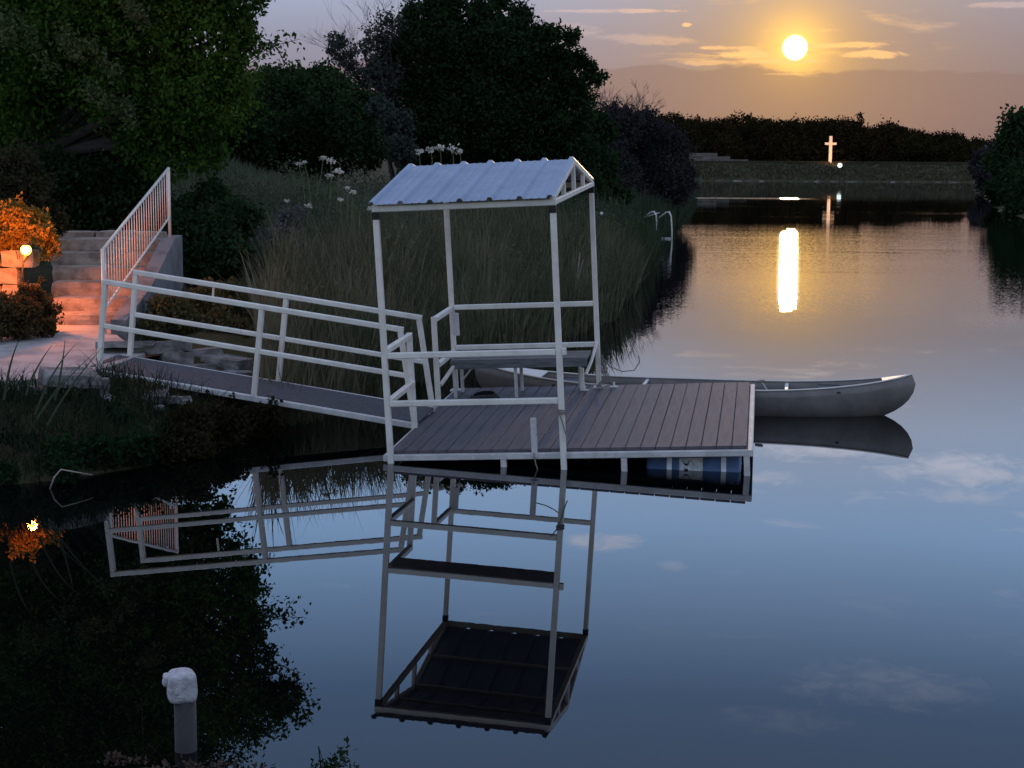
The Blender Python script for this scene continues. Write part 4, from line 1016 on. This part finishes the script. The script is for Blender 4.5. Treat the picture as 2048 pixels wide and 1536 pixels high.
# dam grass
N = 16000; dxx = r_.uniform(20, 72, N); dyy = r_.uniform(223, 242, N); sdd = sdist(dxx, dyy); ok = sdd > .4; dxx, dyy = dxx[ok], dyy[ok]
tag(blades('dam_grass', np.stack([dxx, dyy, hgt(dxx, dyy) - .02], 1), r_.uniform(.15, .4, len(dxx)), r_.uniform(.10, .25, len(dxx)), leafmat('dam_grass_blades', (.045, .043, .026), (.062, .058, .036), None, .2), None, .4, .4, 14), 'short dull grass covering the far dam', 'grass', kind='stuff')
# grass on the near left bank
N = 9000; gx_ = r_.uniform(-6.5, -2.6, N); gy_ = r_.uniform(12.7, 15.6, N); s_ = sdist(gx_, gy_); ok = (s_ > -.02) & ~((gy_ > 14.85) & (gx_ < -4.1)); gx_, gy_ = gx_[ok], gy_[ok]
bankb = leafmat('dark_bank_grass', (.018, .03, .016), (.03, .042, .024), (.05, .06, .04), 1.2)
tag(blades('bank_grass', np.stack([gx_, gy_, hgt(gx_, gy_) - .02], 1), r_.uniform(.12, .38, len(gx_)), r_.uniform(.006, .014, len(gx_)), bankb, None, .7, .7, 15), 'dark grass and weeds on the bank at the lower left', 'grass', kind='stuff')
# a few long curved reed blades in front of the walkway, one by one
for k, (x0, y0, xm, ym, x1, y1, lb) in enumerate([
        (8, 800, 18, 720, 40, 676, 'leftmost upright reed blade in front of the walkway'),
        (52, 790, 66, 740, 104, 690, 'second reed blade from the left in front of the walkway'),
        (70, 830, 100, 740, 150, 690, 'slanting reed blade crossing the middle of the walkway'),
        (95, 850, 130, 780, 205, 694, 'slanting reed blade with its tip beside the gangway post'),
        (40, 900, 90, 790, 190, 705, 'longest curved reed blade arching up to the gangway foot'),
        (110, 800, 125, 740, 130, 680, 'thin upright reed blade right of the middle of the walkway'),
        (20, 960, 60, 830, 150, 735, 'long reed blade leaning right over the dark shrub'),
        (90, 960, 130, 860, 175, 800, 'reed blade leaning over the shrub below the rocks')]):
    Y = 13.2 + .1 * k
    a_, m_, b_ = at(x0, y0, Y), at(xm, ym, Y), at(x1, y1, Y + .2)
    pts = [a_.lerp(m_, t).lerp(m_.lerp(b_, t), t) for t in np.linspace(0, 1, 9)]
    wv = [(.009 * (1 - t ** 2) + .002) for t in np.linspace(0, 1, 9)]
    vs = []
    for p, w_ in zip(pts, wv): vs += [tuple(p + Vector((-w_, 0, 0))), tuple(p + Vector((0, -w_ * .5, 0))), tuple(p + Vector((w_, 0, 0)))]
    fs = []
    for i in range(8): fs += [(3 * i, 3 * i + 1, 3 * i + 4, 3 * i + 3), (3 * i + 1, 3 * i + 2, 3 * i + 5, 3 * i + 4)]
    tag(MB().add(vs, fs).build('reed_blade', bladem, None, True), lb, 'reed blade', 'long reed blades in front of the walkway')

# white flower heads on tall stems
def flower(px, py, Y, sz, lb, stem=90, seed=0, lean=0):
    h = at(px, py, Y); b0 = at(px - lean, py + stem, Y); root = thing('white_flower', lb, 'flower', tuple(b0), 'white flower heads in the meadow')
    r = random.Random(seed); R = sz / FPX * Y
    hd = Vector(h) - b0; MB().tube([(0, 0, 0), tuple(hd * .55 + Vector((.02, 0, 0))), tuple(hd)], [.010, .008, .006], 5).build('stem', stemm, root)
    P = [tuple(hd + Vector((r.gauss(0, R * .42), r.gauss(0, R * .42), r.gauss(0, R * .22) + .02))) for _ in range(60)]
    leaves('flower_head', np.array(P), R * .5, flowerm, root, seed, 0, .8)
FL = [(598, 330, 7, 'leftmost of the pair of white flower heads against the black bush'), (609, 327, 6, 'right one of the left pair of white flower heads'), (646, 318, 8, 'highest white flower head above the meadow edge'),
      (662, 324, 9, 'white flower head just right of the highest one'), (676, 345, 10, 'largest white flower head, in the middle of the cluster'), (661, 354, 8, 'white flower head just below and left of the largest one'),
      (695, 378, 6, 'small white flower head right of the cluster'), (705, 386, 7, 'white flower head furthest right below the cluster'), (681, 402, 6, 'white flower head on a short stem below the cluster'),
      (574, 405, 6, 'lone white flower head above the pale grey plant'), (618, 415, 8, 'white flower head on a leaning stem right of the pale grey plant'), (742, 420, 7, 'white flower head beside the left eave of the shelter')]
for k, (x, y, s_, lb) in enumerate(FL): flower(x, y, 24.5 if y > 360 else 25.5, s_, lb, 75, 600 + k, 14 if x in (646, 618) else (-12 if x < 612 else 4))
FL2 = [(838, 306, 9, 'leftmost pale flower cluster above the roof ridge'), (862, 302, 10, 'second pale flower cluster above the roof ridge'), (880, 298, 11, 'tallest pale flower cluster above the roof ridge'), (905, 300, 12, 'broad pale flower cluster right of the tallest one above the roof'), (920, 306, 8, 'rightmost pale flower cluster above the roof ridge')]
for k, (x, y, s_, lb) in enumerate(FL2): flower(x, y, 27, s_, lb, 45, 640 + k)
o_ = rock('seed_head', at(1203, 427, 30), (.045, .045, .045), 77, flowerm); tag(o_, 'single round white seed head right of the shelter', 'flower')
# forked dry stem right of the shelter
mb = MB(); 
for (x0, y0, x1, y1) in [(1140, 640, 1156, 540), (1156, 540, 1160, 505), (1140, 640, 1139, 690), (1150, 580, 1166, 520), (1050, 600, 1090, 540)]:
    mb.tube([tuple(at(x0, y0, 26)), tuple(at(x1, y1, 26))], [.016, .010], 5)
tag(mb.build('dry_stalks', palewood), 'pale forked dry stalks standing in the reeds behind the shelter', 'stalks')
print('objects', len(bpy.data.objects), 'faces', sum(len(m.polygons) for m in bpy.data.meshes))
